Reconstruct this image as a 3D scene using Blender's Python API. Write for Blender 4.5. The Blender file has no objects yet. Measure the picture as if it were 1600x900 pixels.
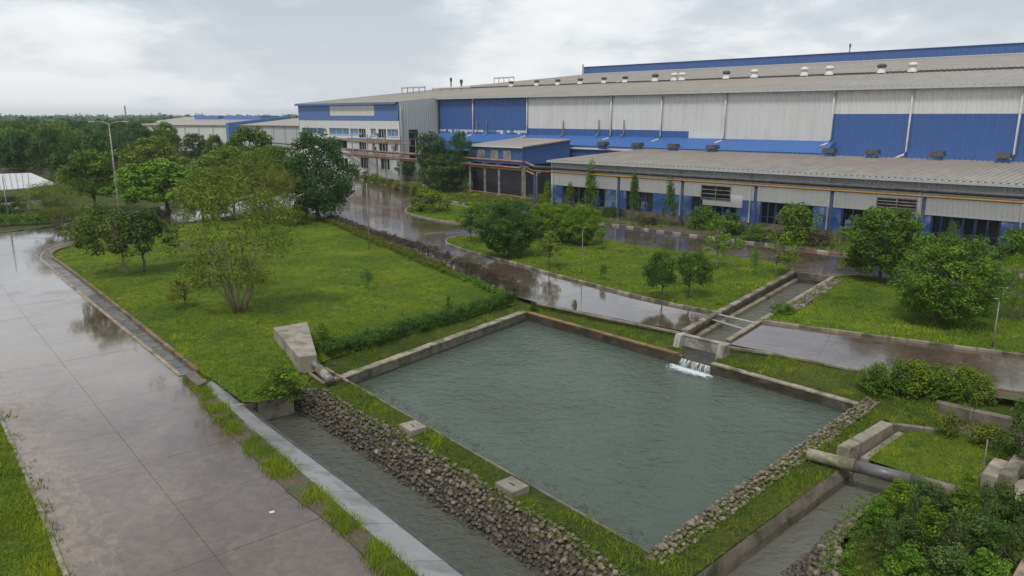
import bpy, math, random
import numpy as np
from mathutils import Vector, geometry

random.seed(7); rng = np.random.default_rng(7)
sc = bpy.context.scene
COL = sc.collection
# ------------------------------------------------------------------ camera
PITCH = math.radians(13.0); F = 1163.0; CH = 13.0
cam = bpy.data.cameras.new('camera'); cam.sensor_width = 36.0; cam.lens = F/1600*36
cam.clip_start = .1; cam.clip_end = 12000
camo = bpy.data.objects.new('camera', cam); COL.objects.link(camo)
camo.location = (0, 0, CH); camo.rotation_euler = (math.pi/2-PITCH, 0, 0)
sc.camera = camo
# ------------------------------------------------------------------ world, sun, exposure
SUN_EL, SUN_AZ = math.radians(58), math.radians(205)     # azimuth clockwise from +Y (north): behind the camera, a little left
world = bpy.data.worlds.new('World'); sc.world = world; world.use_nodes = True
nt = world.node_tree; nt.nodes.clear()
def N(t, typ, **kw):
    n = t.nodes.new(typ)
    for k, v in kw.items(): setattr(n, k, v)
    return n
def L(t, a, b): t.links.new(a, b)
def ramp(t, fac, stops):
    r = N(t, 'ShaderNodeValToRGB'); e = r.color_ramp.elements
    while len(e) < len(stops): e.new(.5)
    for i, (p, c) in enumerate(stops):
        e[i].position = p; e[i].color = (c, c, c, 1) if isinstance(c, (int, float)) else (*c, 1)
    L(t, fac, r.inputs[0]); return r.outputs[0]
def math_(t, op, a, b=None, c=None):
    m = N(t, 'ShaderNodeMath', operation=op)
    for i, v in enumerate((a, b, c)):
        if v is None: continue
        if isinstance(v, (int, float)): m.inputs[i].default_value = v
        else: L(t, v, m.inputs[i])
    return m.outputs[0]
def mixc(t, fac, a, b, mode='MIX'):
    m = N(t, 'ShaderNodeMix', data_type='RGBA', blend_type=mode)
    for i, v in ((0, fac), (6, a), (7, b)):
        if isinstance(v, (int, float)): m.inputs[i].default_value = v
        elif isinstance(v, tuple): m.inputs[i].default_value = (*v, 1)
        else: L(t, v, m.inputs[i])
    return m.outputs[2]
sky = N(nt, 'ShaderNodeTexSky', sky_type='NISHITA'); sky.sun_disc = False
sky.sun_elevation = SUN_EL; sky.sun_rotation = SUN_AZ; sky.air_density = 1.5; sky.dust_density = 3
skyd = N(nt, 'ShaderNodeVectorMath', operation='SCALE'); skyd.inputs['Scale'].default_value = .09
L(nt, sky.outputs[0], skyd.inputs[0])
tc = N(nt, 'ShaderNodeTexCoord'); sep = N(nt, 'ShaderNodeSeparateXYZ'); L(nt, tc.outputs['Generated'], sep.inputs[0])
zc_ = math_(nt, 'ADD', math_(nt, 'MAXIMUM', sep.outputs[2], 0.0), .30)
cx_ = math_(nt, 'DIVIDE', sep.outputs[0], zc_); cy_ = math_(nt, 'DIVIDE', sep.outputs[1], zc_)
cv = N(nt, 'ShaderNodeCombineXYZ'); L(nt, cx_, cv.inputs[0]); L(nt, cy_, cv.inputs[1])
def noise(t, vec, scale, detail=4, rough=.5, dist=0, off=None):
    n = N(t, 'ShaderNodeTexNoise'); n.inputs['Scale'].default_value = scale
    n.inputs['Detail'].default_value = detail; n.inputs['Roughness'].default_value = rough
    n.inputs['Distortion'].default_value = dist
    if off or vec is not None:
        if off:
            a = N(t, 'ShaderNodeVectorMath', operation='ADD'); a.inputs[1].default_value = off
            L(t, vec, a.inputs[0]); vec = a.outputs[0]
        L(t, vec, n.inputs['Vector'])
    return n.outputs['Fac']
n1 = noise(nt, cv.outputs[0], .95, 8, .50, .15, (12.85, 25.27, 0))
n2 = noise(nt, cv.outputs[0], 3.6, 7, .58, .1, (8.3, 4.2, 0))
cl = math_(nt, 'ADD', math_(nt, 'MULTIPLY', n1, .72), math_(nt, 'MULTIPLY', n2, .28))
cl = math_(nt, 'ADD', cl, math_(nt, 'MULTIPLY', sep.outputs[0], .06))
cloud = ramp(nt, cl, [(.40, (.80, .81, .82)), (.46, (.68, .705, .735)), (.495, (.52, .565, .615)), (.56, (.41, .46, .52))])
hz = ramp(nt, sep.outputs[2], [(0.0, 1.0), (.07, .55), (.16, .0)])
cloud = mixc(nt, math_(nt, 'MULTIPLY', hz, .6), cloud, (.69, .715, .74))
skyc = mixc(nt, .90, skyd.outputs[0], cloud)
bg = N(nt, 'ShaderNodeBackground'); L(nt, skyc, bg.inputs[0]); bg.inputs[1].default_value = 1.0
wo = N(nt, 'ShaderNodeOutputWorld'); L(nt, bg.outputs[0], wo.inputs[0])
sun = bpy.data.lights.new('sun', 'SUN'); sun.energy = 1.5; sun.angle = math.radians(11); sun.color = (1, .965, .91)
suno = bpy.data.objects.new('sun', sun); COL.objects.link(suno)
sd = Vector((math.sin(SUN_AZ)*math.cos(SUN_EL), math.cos(SUN_AZ)*math.cos(SUN_EL), math.sin(SUN_EL)))
suno.rotation_euler = sd.to_track_quat('Z', 'Y').to_euler(); suno.location = (0, 0, 60)
sc.view_settings.view_transform = 'Standard'; sc.view_settings.look = 'None'
sc.view_settings.exposure = 0.38; sc.view_settings.gamma = 1
sc.render.engine = 'CYCLES'
sc.cycles.use_denoising = True; sc.cycles.max_bounces = 6; sc.cycles.diffuse_bounces = 3
sc.cycles.glossy_bounces = 3; sc.cycles.transmission_bounces = 3; sc.cycles.transparent_max_bounces = 6
sc.cycles.volume_bounces = 0; sc.cycles.caustics_reflective = False; sc.cycles.caustics_refractive = False

# ------------------------------------------------------------------ survey helpers (photo pixel -> point on a level plane)
def ray(px, py):
    x = (px-800)/F; u = -(py-450)/F
    return (x, math.cos(PITCH)+u*math.sin(PITCH), -math.sin(PITCH)+u*math.cos(PITCH))
def G(px, py, z=0.0):
    d = ray(px, py); t = (z-CH)/d[2]; return Vector((d[0]*t, d[1]*t, z))
def zdepth(p): return p[1]*math.cos(PITCH)-(p[2]-CH)*math.sin(PITCH)
def top_z(base, py):                         # height z above base point which shows at row py
    k = (450-py)/F; c, s = math.cos(PITCH), math.sin(PITCH)
    # (y s + dz c) = k (y c - dz s)
    y = base[1]; dz = y*(k*c-s)/(c+k*s); return CH+dz
A0 = math.radians(46.8)
UV = (math.sin(A0), -math.cos(A0)); NV = (math.cos(A0), math.sin(A0))
def W(u, p, z=0.0): return Vector((u*UV[0]+p*NV[0], u*UV[1]+p*NV[1], z))
def FP(px, py, p):
    d = ray(px, py); t = p/(d[0]*NV[0]+d[1]*NV[1])
    return t*(d[0]*UV[0]+d[1]*UV[1]), CH+t*d[2]

# ------------------------------------------------------------------ materials
MATS = {}
def mat(name, color, rough=.6, build=None, spec=.5, metal=0):
    m = bpy.data.materials.new(name); m.use_nodes = True; t = m.node_tree
    b = t.nodes['Principled BSDF']; b.inputs['Base Color'].default_value = (*color, 1)
    b.inputs['Roughness'].default_value = rough; b.inputs['Metallic'].default_value = metal
    b.inputs['Specular IOR Level'].default_value = spec
    if build: build(t, b)
    MATS[name] = m; return m
def pos(t): return N(t, 'ShaderNodeNewGeometry').outputs['Position']
def rnd(t): return N(t, 'ShaderNodeObjectInfo').outputs['Random']
def bump(t, b, h, strength=.5, dist=.05):
    n = N(t, 'ShaderNodeBump'); n.inputs['Strength'].default_value = strength; n.inputs['Distance'].default_value = dist
    L(t, h, n.inputs['Height']); L(t, n.outputs[0], b.inputs['Normal'])
def stretched(t, ang, sx, sy, sz=1):
    mp = N(t, 'ShaderNodeMapping'); mp.inputs['Rotation'].default_value = (0, 0, ang)
    mp.inputs['Scale'].default_value = (1, 1, 1)
    v = N(t, 'ShaderNodeVectorMath', operation='MULTIPLY'); v.inputs[1].default_value = (sx, sy, sz)
    L(t, pos(t), mp.inputs['Vector']); L(t, mp.outputs[0], v.inputs[0]); return v.outputs[0]
def varied(c1, c2, scale=1.0, rough=(.5, .8), bs=.4, bd=.02, c3=None, s3=.25, objvar=.0, fine=14):
    def f(t, b):
        p = pos(t)
        col = mixc(t, ramp(t, noise(t, p, scale, 6, .62), [(.35, 0.), (.65, 1.)]), c1, c2)
        if c3: col = mixc(t, ramp(t, noise(t, p, s3, 5, .6, .3, (5, 9, 2)), [(.5, 0.), (.63, 1.)]), col, c3)
        if objvar:
            h = N(t, 'ShaderNodeHueSaturation'); L(t, col, h.inputs['Color'])
            L(t, math_(t, 'ADD', math_(t, 'MULTIPLY', rnd(t), objvar), 1-objvar/2), h.inputs['Value']); col = h.outputs[0]
        L(t, col, b.inputs['Base Color'])
        r = math_(t, 'MULTIPLY_ADD', noise(t, p, scale*2.3, 4, .6), rough[1]-rough[0], rough[0]); L(t, r, b.inputs['Roughness'])
        bump(t, b, noise(t, p, fine, 6, .7), bs, bd)
    return f
# wet concrete road
def wet_road(t, b):
    p = pos(t)
    ws = stretched(t, math.radians(50), .35, 1.2)
    tone = mixc(t, ramp(t, noise(t, p, .35, 6, .6, .4), [(.34, 0.), (.66, 1.)]), (.082, .053, .037), (.152, .108, .078))
    tone = mixc(t, math_(t, 'MULTIPLY', rnd(t), .3), tone, (.075, .056, .045))
    # pale worn crust along the left edge of the near road
    lat = N(t, 'ShaderNodeVectorMath', operation='DOT_PRODUCT'); L(t, p, lat.inputs[0]); lat.inputs[1].default_value = (.764, .645, 0)
    lat = math_(t, 'ADD', lat.outputs['Value'], -6.13)
    band = math_(t, 'MULTIPLY', ramp(t, math_(t, 'MULTIPLY_ADD', lat, .1, .5), [(.08, 1.), (.22, 1.), (.36, 0.)]), ramp(t, noise(t, p, .10, 2, .5, 0, (4.2, 3.4, 0)), [(.40, 0.), (.55, 1.)]))
    pale = math_(t, 'MULTIPLY', ramp(t, math_(t, 'ADD', noise(t, ws, 2.6, 9, .8, .6, (2, 0, 0)), math_(t, 'MULTIPLY', band, .08)), [(.54, 0.), (.58, 1.)]), band)
    tone = mixc(t, math_(t, 'MULTIPLY', pale, .8), tone, (.27, .21, .15))
    tone = mixc(t, math_(t, 'MULTIPLY', band, .35), tone, (.15, .10, .068))
    tone = mixc(t, ramp(t, noise(t, p, .5, 4, .6, .2, (31, 7, 0)), [(.6, 0.), (.72, .8)]), tone, (.2, .13, .085))
    tone = mixc(t, ramp(t, noise(t, p, 2.2, 8, .72, .5, (1, 8, 0)), [(.40, .55), (.58, 0.)]), tone, (.038, .029, .024))
    tone = mixc(t, ramp(t, noise(t, p, 5.5, 6, .75, .2, (9, 8, 0)), [(.58, 0.), (.70, .45)]), tone, (.16, .128, .104))
    crack = N(t, 'ShaderNodeTexVoronoi', feature='DISTANCE_TO_EDGE'); crack.inputs['Scale'].default_value = .16
    wv_ = N(t, 'ShaderNodeVectorMath', operation='ADD'); L(t, p, wv_.inputs[0]); nn_ = N(t, 'ShaderNodeTexNoise'); nn_.inputs['Scale'].default_value = .9; nn_.inputs['Detail'].default_value = 6
    L(t, p, nn_.inputs['Vector']); ms_ = N(t, 'ShaderNodeVectorMath', operation='SCALE'); ms_.inputs['Scale'].default_value = 1.6; L(t, nn_.outputs['Color'], ms_.inputs[0]); L(t, ms_.outputs[0], wv_.inputs[1]); L(t, wv_.outputs[0], crack.inputs['Vector'])
    tone = mixc(t, math_(t, 'MULTIPLY', ramp(t, crack.outputs['Distance'], [(.0, 1.), (.0035, 0.)]), .6), tone, (.035, .028, .024))
    L(t, tone, b.inputs['Base Color'])
    w = noise(t, p, .11, 6, .62, .5, (6, 2, 0))
    wet = ramp(t, w, [(.44, .04), (.53, .09), (.60, .26)])
    wet = math_(t, 'ADD', wet, math_(t, 'MULTIPLY', ramp(t, noise(t, p, 3.0, 6, .7), [(.4, 0.), (.62, 1.)]), .09))
    wet = math_(t, 'ADD', wet, math_(t, 'MULTIPLY', pale, .3))
    L(t, wet, b.inputs['Roughness'])
    b.inputs['IOR'].default_value = 1.5
    b.inputs['Coat Weight'].default_value = .8; b.inputs['Coat Roughness'].default_value = .07; b.inputs['Coat IOR'].default_value = 1.33
    h = math_(t, 'ADD', math_(t, 'MULTIPLY', noise(t, p, 1.3, 3, .5), .012), math_(t, 'MULTIPLY', noise(t, p, 22, 3, .6), .0016))
    bump(t, b, h, 1.0, .35)
mat('wet_concrete', (.12, .1, .09), .15, wet_road)
mat('joint', (.085, .066, .052), .5)
GREEN_A, GREEN_B, GREEN_C = (.075, .145, .012), (.23, .30, .018), (.14, .15, .028)
def lawn_mat(t, b, a=GREEN_A, bb=GREEN_B, c=GREEN_C):
    p = pos(t)
    col = mixc(t, ramp(t, noise(t, p, .16, 5, .6, .5), [(.36, 0.), (.64, 1.)]), a, bb)
    col = mixc(t, ramp(t, noise(t, p, 1.1, 5, .65, .3, (3, 3, 0)), [(.42, 0.), (.72, .7)]), col, c)
    col = mixc(t, ramp(t, noise(t, p, 9, 4, .7), [(.34, .75), (.58, 0.)]), col, (.03, .05, .01))
    col = mixc(t, ramp(t, noise(t, p, 1.7, 6, .7, .4, (23, 4, 0)), [(.36, .65), (.5, 0.)]), col, (.032, .062, .012))
    col = mixc(t, ramp(t, noise(t, p, .33, 3, .6, .2, (17, 3, 0)), [(.62, 0.), (.75, .7)]), col, (.10, .085, .045))
    L(t, col, b.inputs['Base Color']); b.inputs['Roughness'].default_value = .8; b.inputs['Specular IOR Level'].default_value = .1
    bump(t, b, math_(t, 'ADD', noise(t, p, 2.2, 5, .7), math_(t, 'MULTIPLY', noise(t, p, 14, 4, .7), .3)), 1.0, .35)
mat('lawn', GREEN_A, .8, lawn_mat)
mat('bank_grass', GREEN_A, .8, lambda t, b: lawn_mat(t, b, (.055, .09, .014), (.125, .16, .02), (.125, .10, .04)))
def ground_mat(t, b):
    lawn_mat(t, b, (.045, .075, .018), (.07, .105, .025), (.075, .065, .035))
mat('ground', (.05, .08, .02), .9, ground_mat)
mat('soil', (.09, .065, .045), .85, varied((.07, .05, .035), (.13, .095, .065), 2, (.6, .9), .8, .06, (.06, .085, .02), .8))
mat('concrete', (.3, .28, .25), .7, varied((.18, .158, .125), (.29, .255, .205), 1.2, (.5, .8), .35, .012, (.13, .115, .09), .9, .25))
mat('concrete_old', (.2, .17, .14), .7, varied((.10, .085, .068), (.20, .165, .13), 1.4, (.45, .8), .5, .02, (.055, .065, .03), .9, .2))
mat('concrete_pale', (.45, .44, .42), .6, varied((.25, .24, .21), (.38, .365, .33), 1.6, (.4, .7), .3, .01, (.15, .14, .10), 1.2))
mat('coping', (.3, .26, .2), .7, varied((.20, .17, .135), (.34, .29, .22), 1.8, (.5, .8), .4, .015, (.09, .10, .035), 1.1, .3))
mat('wet_apron', (.22, .22, .23), .2, varied((.225, .225, .222), (.285, .283, .28), .5, (.14, .35), .3, .01, (.17, .165, .155), .7))
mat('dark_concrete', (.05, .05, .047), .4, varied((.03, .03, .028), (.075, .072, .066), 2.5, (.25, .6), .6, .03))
mat('gutter_slab', (.1, .1, .1), .3, varied((.07, .068, .065), (.14, .135, .13), 1.5, (.12, .45), .4, .02, (.05, .05, .03), .8, .5))
mat('kerb_ochre', (.4, .3, .17), .6, varied((.24, .18, .115), (.34, .27, .19), 2, (.4, .7), .3, .01, (.13, .105, .08), 1.2, .3))
mat('kerb_rust', (.2, .12, .05), .6, varied((.14, .085, .04), (.23, .135, .05), 2, (.5, .8), .5, .02, (.06, .07, .025), .9, .35))
mat('kerb_white', (.5, .48, .42), .6, varied((.24, .22, .18), (.38, .34, .27), 3, (.5, .7), .2, .01, (.12, .10, .08), 1.5, .3))
mat('kerb_black', (.06, .055, .05), .6, varied((.05, .045, .04), (.10, .09, .075), 3, (.5, .7), .2, .01))
mat('kerb_red', (.3, .08, .06), .6, varied((.16, .07, .05), (.22, .13, .10), 3, (.5, .7), .2, .01))
mat('brick_edge', (.2, .09, .05), .7, varied((.13, .06, .035), (.24, .12, .07), 3, (.5, .8), .4, .02))
def stone_mat(t, b):
    p = pos(t); r = rnd(t)
    col = ramp(t, r, [(0, (.075, .055, .038)), (.3, (.14, .105, .07)), (.6, (.22, .16, .105)), (.85, (.34, .275, .195)), (1, (.11, .08, .055))])
    col = mixc(t, math_(t, 'MULTIPLY', noise(t, p, 7, 6, .7), .8), col, (.075, .07, .06), 'MIX')
    col = mixc(t, ramp(t, noise(t, p, .9, 4, .6), [(.58, 0.), (.68, .6)]), col, (.11, .115, .03))
    L(t, col, b.inputs['Base Color']); b.inputs['Roughness'].default_value = .5
    bump(t, b, noise(t, p, 12, 6, .7), .7, .03)
mat('stone', (.15, .14, .12), .5, stone_mat)
def stone2(t, b):
    stone_mat(t, b)
mat('stone_warm', (.22, .17, .13), .6, varied((.085, .068, .047), (.235, .19, .135), 5, (.45, .75), .7, .03, (.11, .115, .04), 1.3, .75))
mat('stone_dark', (.045, .045, .043), .35, varied((.030, .024, .017), (.098, .077, .054), 4, (.25, .6), .7, .03, None, 1, .7))
# cladding
def clad(c, streak=.25, dirt=(.2, .18, .15), rough=.45):
    def f(t, b):
        p = pos(t)
        v = N(t, 'ShaderNodeVectorMath', operation='MULTIPLY'); v.inputs[1].default_value = (1.6, 1.6, .12); L(t, p, v.inputs[0])
        s = ramp(t, noise(t, v.outputs[0], 1.0, 6, .65), [(.42, 0.), (.75, 1.)])
        s2 = ramp(t, noise(t, p, .12, 4, .6), [(.4, .3), (.7, 1.)])
        col = mixc(t, math_(t, 'MULTIPLY', math_(t, 'MULTIPLY', s, s2), streak), c, dirt)
        h = N(t, 'ShaderNodeHueSaturation'); L(t, col, h.inputs['Color'])
        L(t, math_(t, 'MULTIPLY_ADD', rnd(t), .10, .95), h.inputs['Value'])
        L(t, h.outputs[0], b.inputs['Base Color']); b.inputs['Roughness'].default_value = rough
    return f
mat('clad_white', (.62, .62, .60), .45, clad((.60, .60, .585), .6, (.38, .355, .31)))
mat('clad_grey', (.44, .45, .45), .45, clad((.42, .43, .43), .45, (.25, .24, .22)))
mat('clad_blue', (.035, .11, .36), .4, clad((.042, .108, .30), .4, (.05, .07, .14)))
mat('roof_blue', (.03, .10, .32), .35, clad((.040, .12, .34), .4, (.10, .14, .22)))
mat('office_blue', (.1, .2, .45), .4, clad((.085, .17, .40), .3, (.12, .15, .22)))
def roof_mat(t, b):
    p = pos(t)
    v = stretched(t, -A0, .22, 1.5)   # streaks run down the slope
    v2 = stretched(t, -A0, .05, .05)
    s = ramp(t, noise(t, v, 1.0, 7, .7), [(.3, 0.), (.7, 1.)])
    col = mixc(t, s, (.215, .195, .168), (.36, .335, .295))
    col = mixc(t, ramp(t, noise(t, v2, 1.3, 4, .6), [(.42, 0.), (.62, .55)]), col, (.27, .205, .155))
    L(t, col, b.inputs['Base Color']); b.inputs['Roughness'].default_value = .5
mat('roof_grey', (.27, .25, .22), .5, roof_mat)
mat('plaster_white', (.6, .6, .58), .7, clad((.58, .585, .575), .4, (.33, .31, .28), .7))
mat('glass_dark', (.012, .016, .02), .12)
mat('glass_blue', (.10, .2, .33), .2)
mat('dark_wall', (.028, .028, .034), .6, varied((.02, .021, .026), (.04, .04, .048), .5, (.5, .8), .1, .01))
mat('metal_grey', (.24, .235, .23), .45, varied((.17, .165, .16), (.3, .29, .28), 2, (.35, .6), .1, .005, (.16, .10, .06), 1.2))
mat('pipe_dark', (.1, .1, .1), .4, varied((.07, .068, .065), (.13, .125, .12), 1.5, (.3, .5), .2, .01, (.16, .15, .13), 1.0))
mat('metal_dark', (.06, .06, .06), .5, varied((.035, .035, .038), (.09, .085, .08), 2, (.4, .6), .1, .005))
mat('metal_pale', (.5, .5, .49), .45, varied((.4, .4, .39), (.55, .55, .54), 1, (.35, .55), .05, .005))
mat('pipe_yellow', (.42, .22, .03), .45, varied((.34, .17, .02), (.46, .25, .04), 1, (.4, .6), .05, .005))
mat('pipe_red', (.20, .10, .09), .5, varied((.17, .08, .07), (.30, .17, .15), 1, (.4, .6), .05, .005))
mat('post_blue', (.03, .09, .27), .45, varied((.02, .05, .14), (.05, .09, .22), 2, (.4, .6), .05, .005, (.12, .09, .07), 1.5))
mat('blue_faded', (.08, .17, .42), .5, varied((.035, .10, .33), (.06, .13, .35), 1.3, (.4, .6), .05, .005, (.22, .28, .42), .7))
mat('vent_white', (.62, .62, .6), .45, varied((.52, .52, .5), (.68, .68, .66), 2, (.4, .6), .05, .005))
mat('tree_bark', (.1, .08, .06), .8, varied((.07, .055, .042), (.14, .115, .09), 5, (.7, .9), .8, .04))
mat('pale_bark', (.22, .17, .12), .8, varied((.15, .115, .08), (.26, .205, .15), 5, (.7, .9), .8, .04))
def water_mat(c, ring=None, amp=1.0, rough=.06):
    def f(t, b):
        p = pos(t)
        L(t, mixc(t, noise(t, p, .12, 3, .5), c, tuple(x*1.35 for x in c)), b.inputs['Base Color'])
        b.inputs['Roughness'].default_value = rough; b.inputs['IOR'].default_value = 1.33
        v = stretched(t, math.radians(-14), .75, 1.25); v2_ = stretched(t, math.radians(31), .8, 1.3)
        h = math_(t, 'ADD', math_(t, 'MULTIPLY', noise(t, v, 1.15, 3, .55, .8), .75), math_(t, 'MULTIPLY', noise(t, v2_, 2.6, 3, .6, .6, (3, 1, 0)), .45))
        h = math_(t, 'ADD', h, math_(t, 'MULTIPLY', noise(t, v, 6.5, 3, .6, .3), .16))
        if ring:
            d = N(t, 'ShaderNodeVectorMath', operation='DISTANCE'); L(t, p, d.inputs[0]); d.inputs[1].default_value = ring
            dn = math_(t, 'ADD', d.outputs['Value'], math_(t, 'MULTIPLY', noise(t, p, .6, 3, .5), 1.6))
            s = math_(t, 'SINE', math_(t, 'MULTIPLY', dn, 10.5))
            fall = math_(t, 'DIVIDE', .55, math_(t, 'ADD', 1.0, math_(t, 'MULTIPLY', d.outputs['Value'], .22)))
            h = math_(t, 'ADD', h, math_(t, 'MULTIPLY', s, math_(t, 'MULTIPLY', fall, .12)))
            calm = ramp(t, noise(t, p, .16, 4, .6, .5, (7, 1, 0)), [(.38, .6), (.62, 1.05)])
            h = math_(t, 'MULTIPLY', h, calm)
        bump(t, b, h, .55*amp, .16)
    return f

# ------------------------------------------------------------------ mesh builder
class MB:
    def __init__(s): s.v = []; s.f = []
    def poly(s, pts): n = len(s.v); s.v += [tuple(p) for p in pts]; s.f.append(tuple(range(n, n+len(pts))))
    def hexa(s, a, b):          # two quads a (bottom) and b (top), same winding
        n = len(s.v); s.v += [tuple(p) for p in a]+[tuple(p) for p in b]; k = len(a)
        s.f.append(tuple(range(n+k-1, n-1, -1))); s.f.append(tuple(range(n+k, n+2*k)))
        for i in range(k): j = (i+1) % k; s.f.append((n+i, n+j, n+k+j, n+k+i))
        return s
    def prism(s, pts, z0, z1):
        return s.hexa([(p[0], p[1], z0) for p in pts], [(p[0], p[1], z1) for p in pts])
    def beam(s, a, b, w, h, up=(0, 0, 1)):   # box from a to b centred sideways, top at a.z+h/2
        a, b = Vector(a), Vector(b); d = (b-a).normalized(); si = d.cross(Vector(up))
        if si.length < 1e-4: si = Vector((1, 0, 0))
        si.normalize(); up = si.cross(d)
        q = lambda c: [c-si*w/2-up*h/2, c+si*w/2-up*h/2, c+si*w/2+up*h/2, c-si*w/2+up*h/2]
        return s.hexa(q(a), q(b))
    def box(s, c, sx, sy, z0, z1, ang=0):
        ca, sa = math.cos(ang), math.sin(ang)
        return s.prism([(c[0]+x*ca-y*sa, c[1]+x*sa+y*ca) for x, y in ((-sx/2, -sy/2), (sx/2, -sy/2), (sx/2, sy/2), (-sx/2, sy/2))], z0, z1)
    def tube(s, pts, r, n=8, cap=True):
        pts = [Vector(p) for p in pts]; rs = r if isinstance(r, (list, tuple)) else [r]*len(pts)
        base = len(s.v); ref = Vector((.31, .27, .91))
        for i, p in enumerate(pts):
            d = (pts[min(i+1, len(pts)-1)]-pts[max(i-1, 0)]).normalized()
            a = d.cross(ref); a = a.normalized() if a.length > 1e-3 else Vector((1, 0, 0)); b = d.cross(a)
            for k in range(n):
                t = 2*math.pi*k/n; q = p+(a*math.cos(t)+b*math.sin(t))*rs[i]; s.v.append(tuple(q))
        for i in range(len(pts)-1):
            for k in range(n):
                k2 = (k+1) % n; s.f.append((base+i*n+k, base+i*n+k2, base+(i+1)*n+k2, base+(i+1)*n+k))
        if cap: s.f.append(tuple(base+k for k in range(n-1, -1, -1))); s.f.append(tuple(base+(len(pts)-1)*n+k for k in range(n)))
        return s
    def lathe(s, c, prof, n=12):
        base = len(s.v)
        for r, z in prof:
            for k in range(n): t = 2*math.pi*k/n; s.v.append((c[0]+r*math.cos(t), c[1]+r*math.sin(t), c[2]+z))
        for i in range(len(prof)-1):
            for k in range(n): k2 = (k+1) % n; s.f.append((base+i*n+k, base+i*n+k2, base+(i+1)*n+k2, base+(i+1)*n+k))
        s.f.append(tuple(base+k for k in range(n-1, -1, -1))); s.f.append(tuple(base+(len(prof)-1)*n+k for k in range(n)))
        return s
    def build(s, name, m, parent=None, smooth=False, **props):
        o = Vector((0, 0, 0)); q = parent
        while q: o += q.location; q = q.parent
        me = bpy.data.meshes.new(name); me.from_pydata([tuple(Vector(v)-o) for v in s.v], [], s.f)
        ms = m if isinstance(m, (list, tuple)) else [m]
        for x in ms: me.materials.append(MATS[x] if isinstance(x, str) else x)
        if smooth: me.polygons.foreach_set('use_smooth', [True]*len(me.polygons))
        me.update()
        ob = bpy.data.objects.new(name, me); COL.objects.link(ob); ob.parent = parent
        for k, v in props.items(): ob[k] = v
        return ob
def thing(name, label, cat, loc, group=None):
    o = bpy.data.objects.new(name, None); COL.objects.link(o); o.location = loc; o.empty_display_size = .3
    o['label'] = label; o['category'] = cat
    if group: o['group'] = group
    return o
def setting(name, loc=(0, 0, 0)):
    o = bpy.data.objects.new(name, None); COL.objects.link(o); o.location = loc; o['kind'] = 'structure'; return o
def share(o, name, loc, rotz=0, scale=(1, 1, 1), parent=None, material=None):
    """another object on the same mesh data"""
    c = bpy.data.objects.new(name, o if isinstance(o, bpy.types.Mesh) else o.data); COL.objects.link(c)
    c.parent = parent; c.location = loc; c.rotation_euler = (0, 0, rotz) if isinstance(rotz, (int, float)) else rotz; c.scale = scale
    if material is not None:
        c.material_slots[0].link = 'OBJECT'; c.material_slots[0].material = MATS[material]
    return c
def v2(p): return (p[0], p[1])
def inside(poly, x, y):
    x = np.asarray(x, float); y = np.asarray(y, float); c = np.zeros(x.shape, bool); n = len(poly)
    for i in range(n):
        x1, y1 = poly[i][0], poly[i][1]; x2, y2 = poly[i-1][0], poly[i-1][1]
        if y1 == y2: continue
        c ^= ((y1 > y) != (y2 > y)) & (x < (x2-x1)*(y-y1)/(y2-y1)+x1)
    return c
def segdist(poly, x, y, closed=True):
    x = np.asarray(x, float); y = np.asarray(y, float); d = np.full(x.shape, 1e9); n = len(poly)
    for i in range(n if closed else n-1):
        ax, ay = poly[i][0], poly[i][1]; bx, by = poly[(i+1) % n][0], poly[(i+1) % n][1]
        dx, dy = bx-ax, by-ay; l = dx*dx+dy*dy or 1e-9
        t = np.clip(((x-ax)*dx+(y-ay)*dy)/l, 0, 1); d = np.minimum(d, np.hypot(x-ax-t*dx, y-ay-t*dy))
    return d
def densify(poly, step, closed=True):
    out = []; n = len(poly)
    for i in range(n if closed else n-1):
        a, b = Vector(v2(poly[i])), Vector(v2(poly[(i+1) % n])); k = max(1, int((b-a).length/step))
        out += [tuple(a.lerp(b, j/k)) for j in range(k)]
    if not closed: out.append(v2(poly[-1]))
    return out
def smooth_path(pts, k=4):       # Catmull-Rom
    P = [Vector(v2(p)) for p in pts]; out = []
    for i in range(len(P)-1):
        p0, p1, p2, p3 = P[max(i-1, 0)], P[i], P[i+1], P[min(i+2, len(P)-1)]
        for j in range(k):
            t = j/k; out.append(tuple(.5*((2*p1)+(p2-p0)*t+(2*p0-5*p1+4*p2-p3)*t*t+(3*p1-p0-3*p2+p3)*t**3)))
    out.append(tuple(P[-1])); return out
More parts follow.
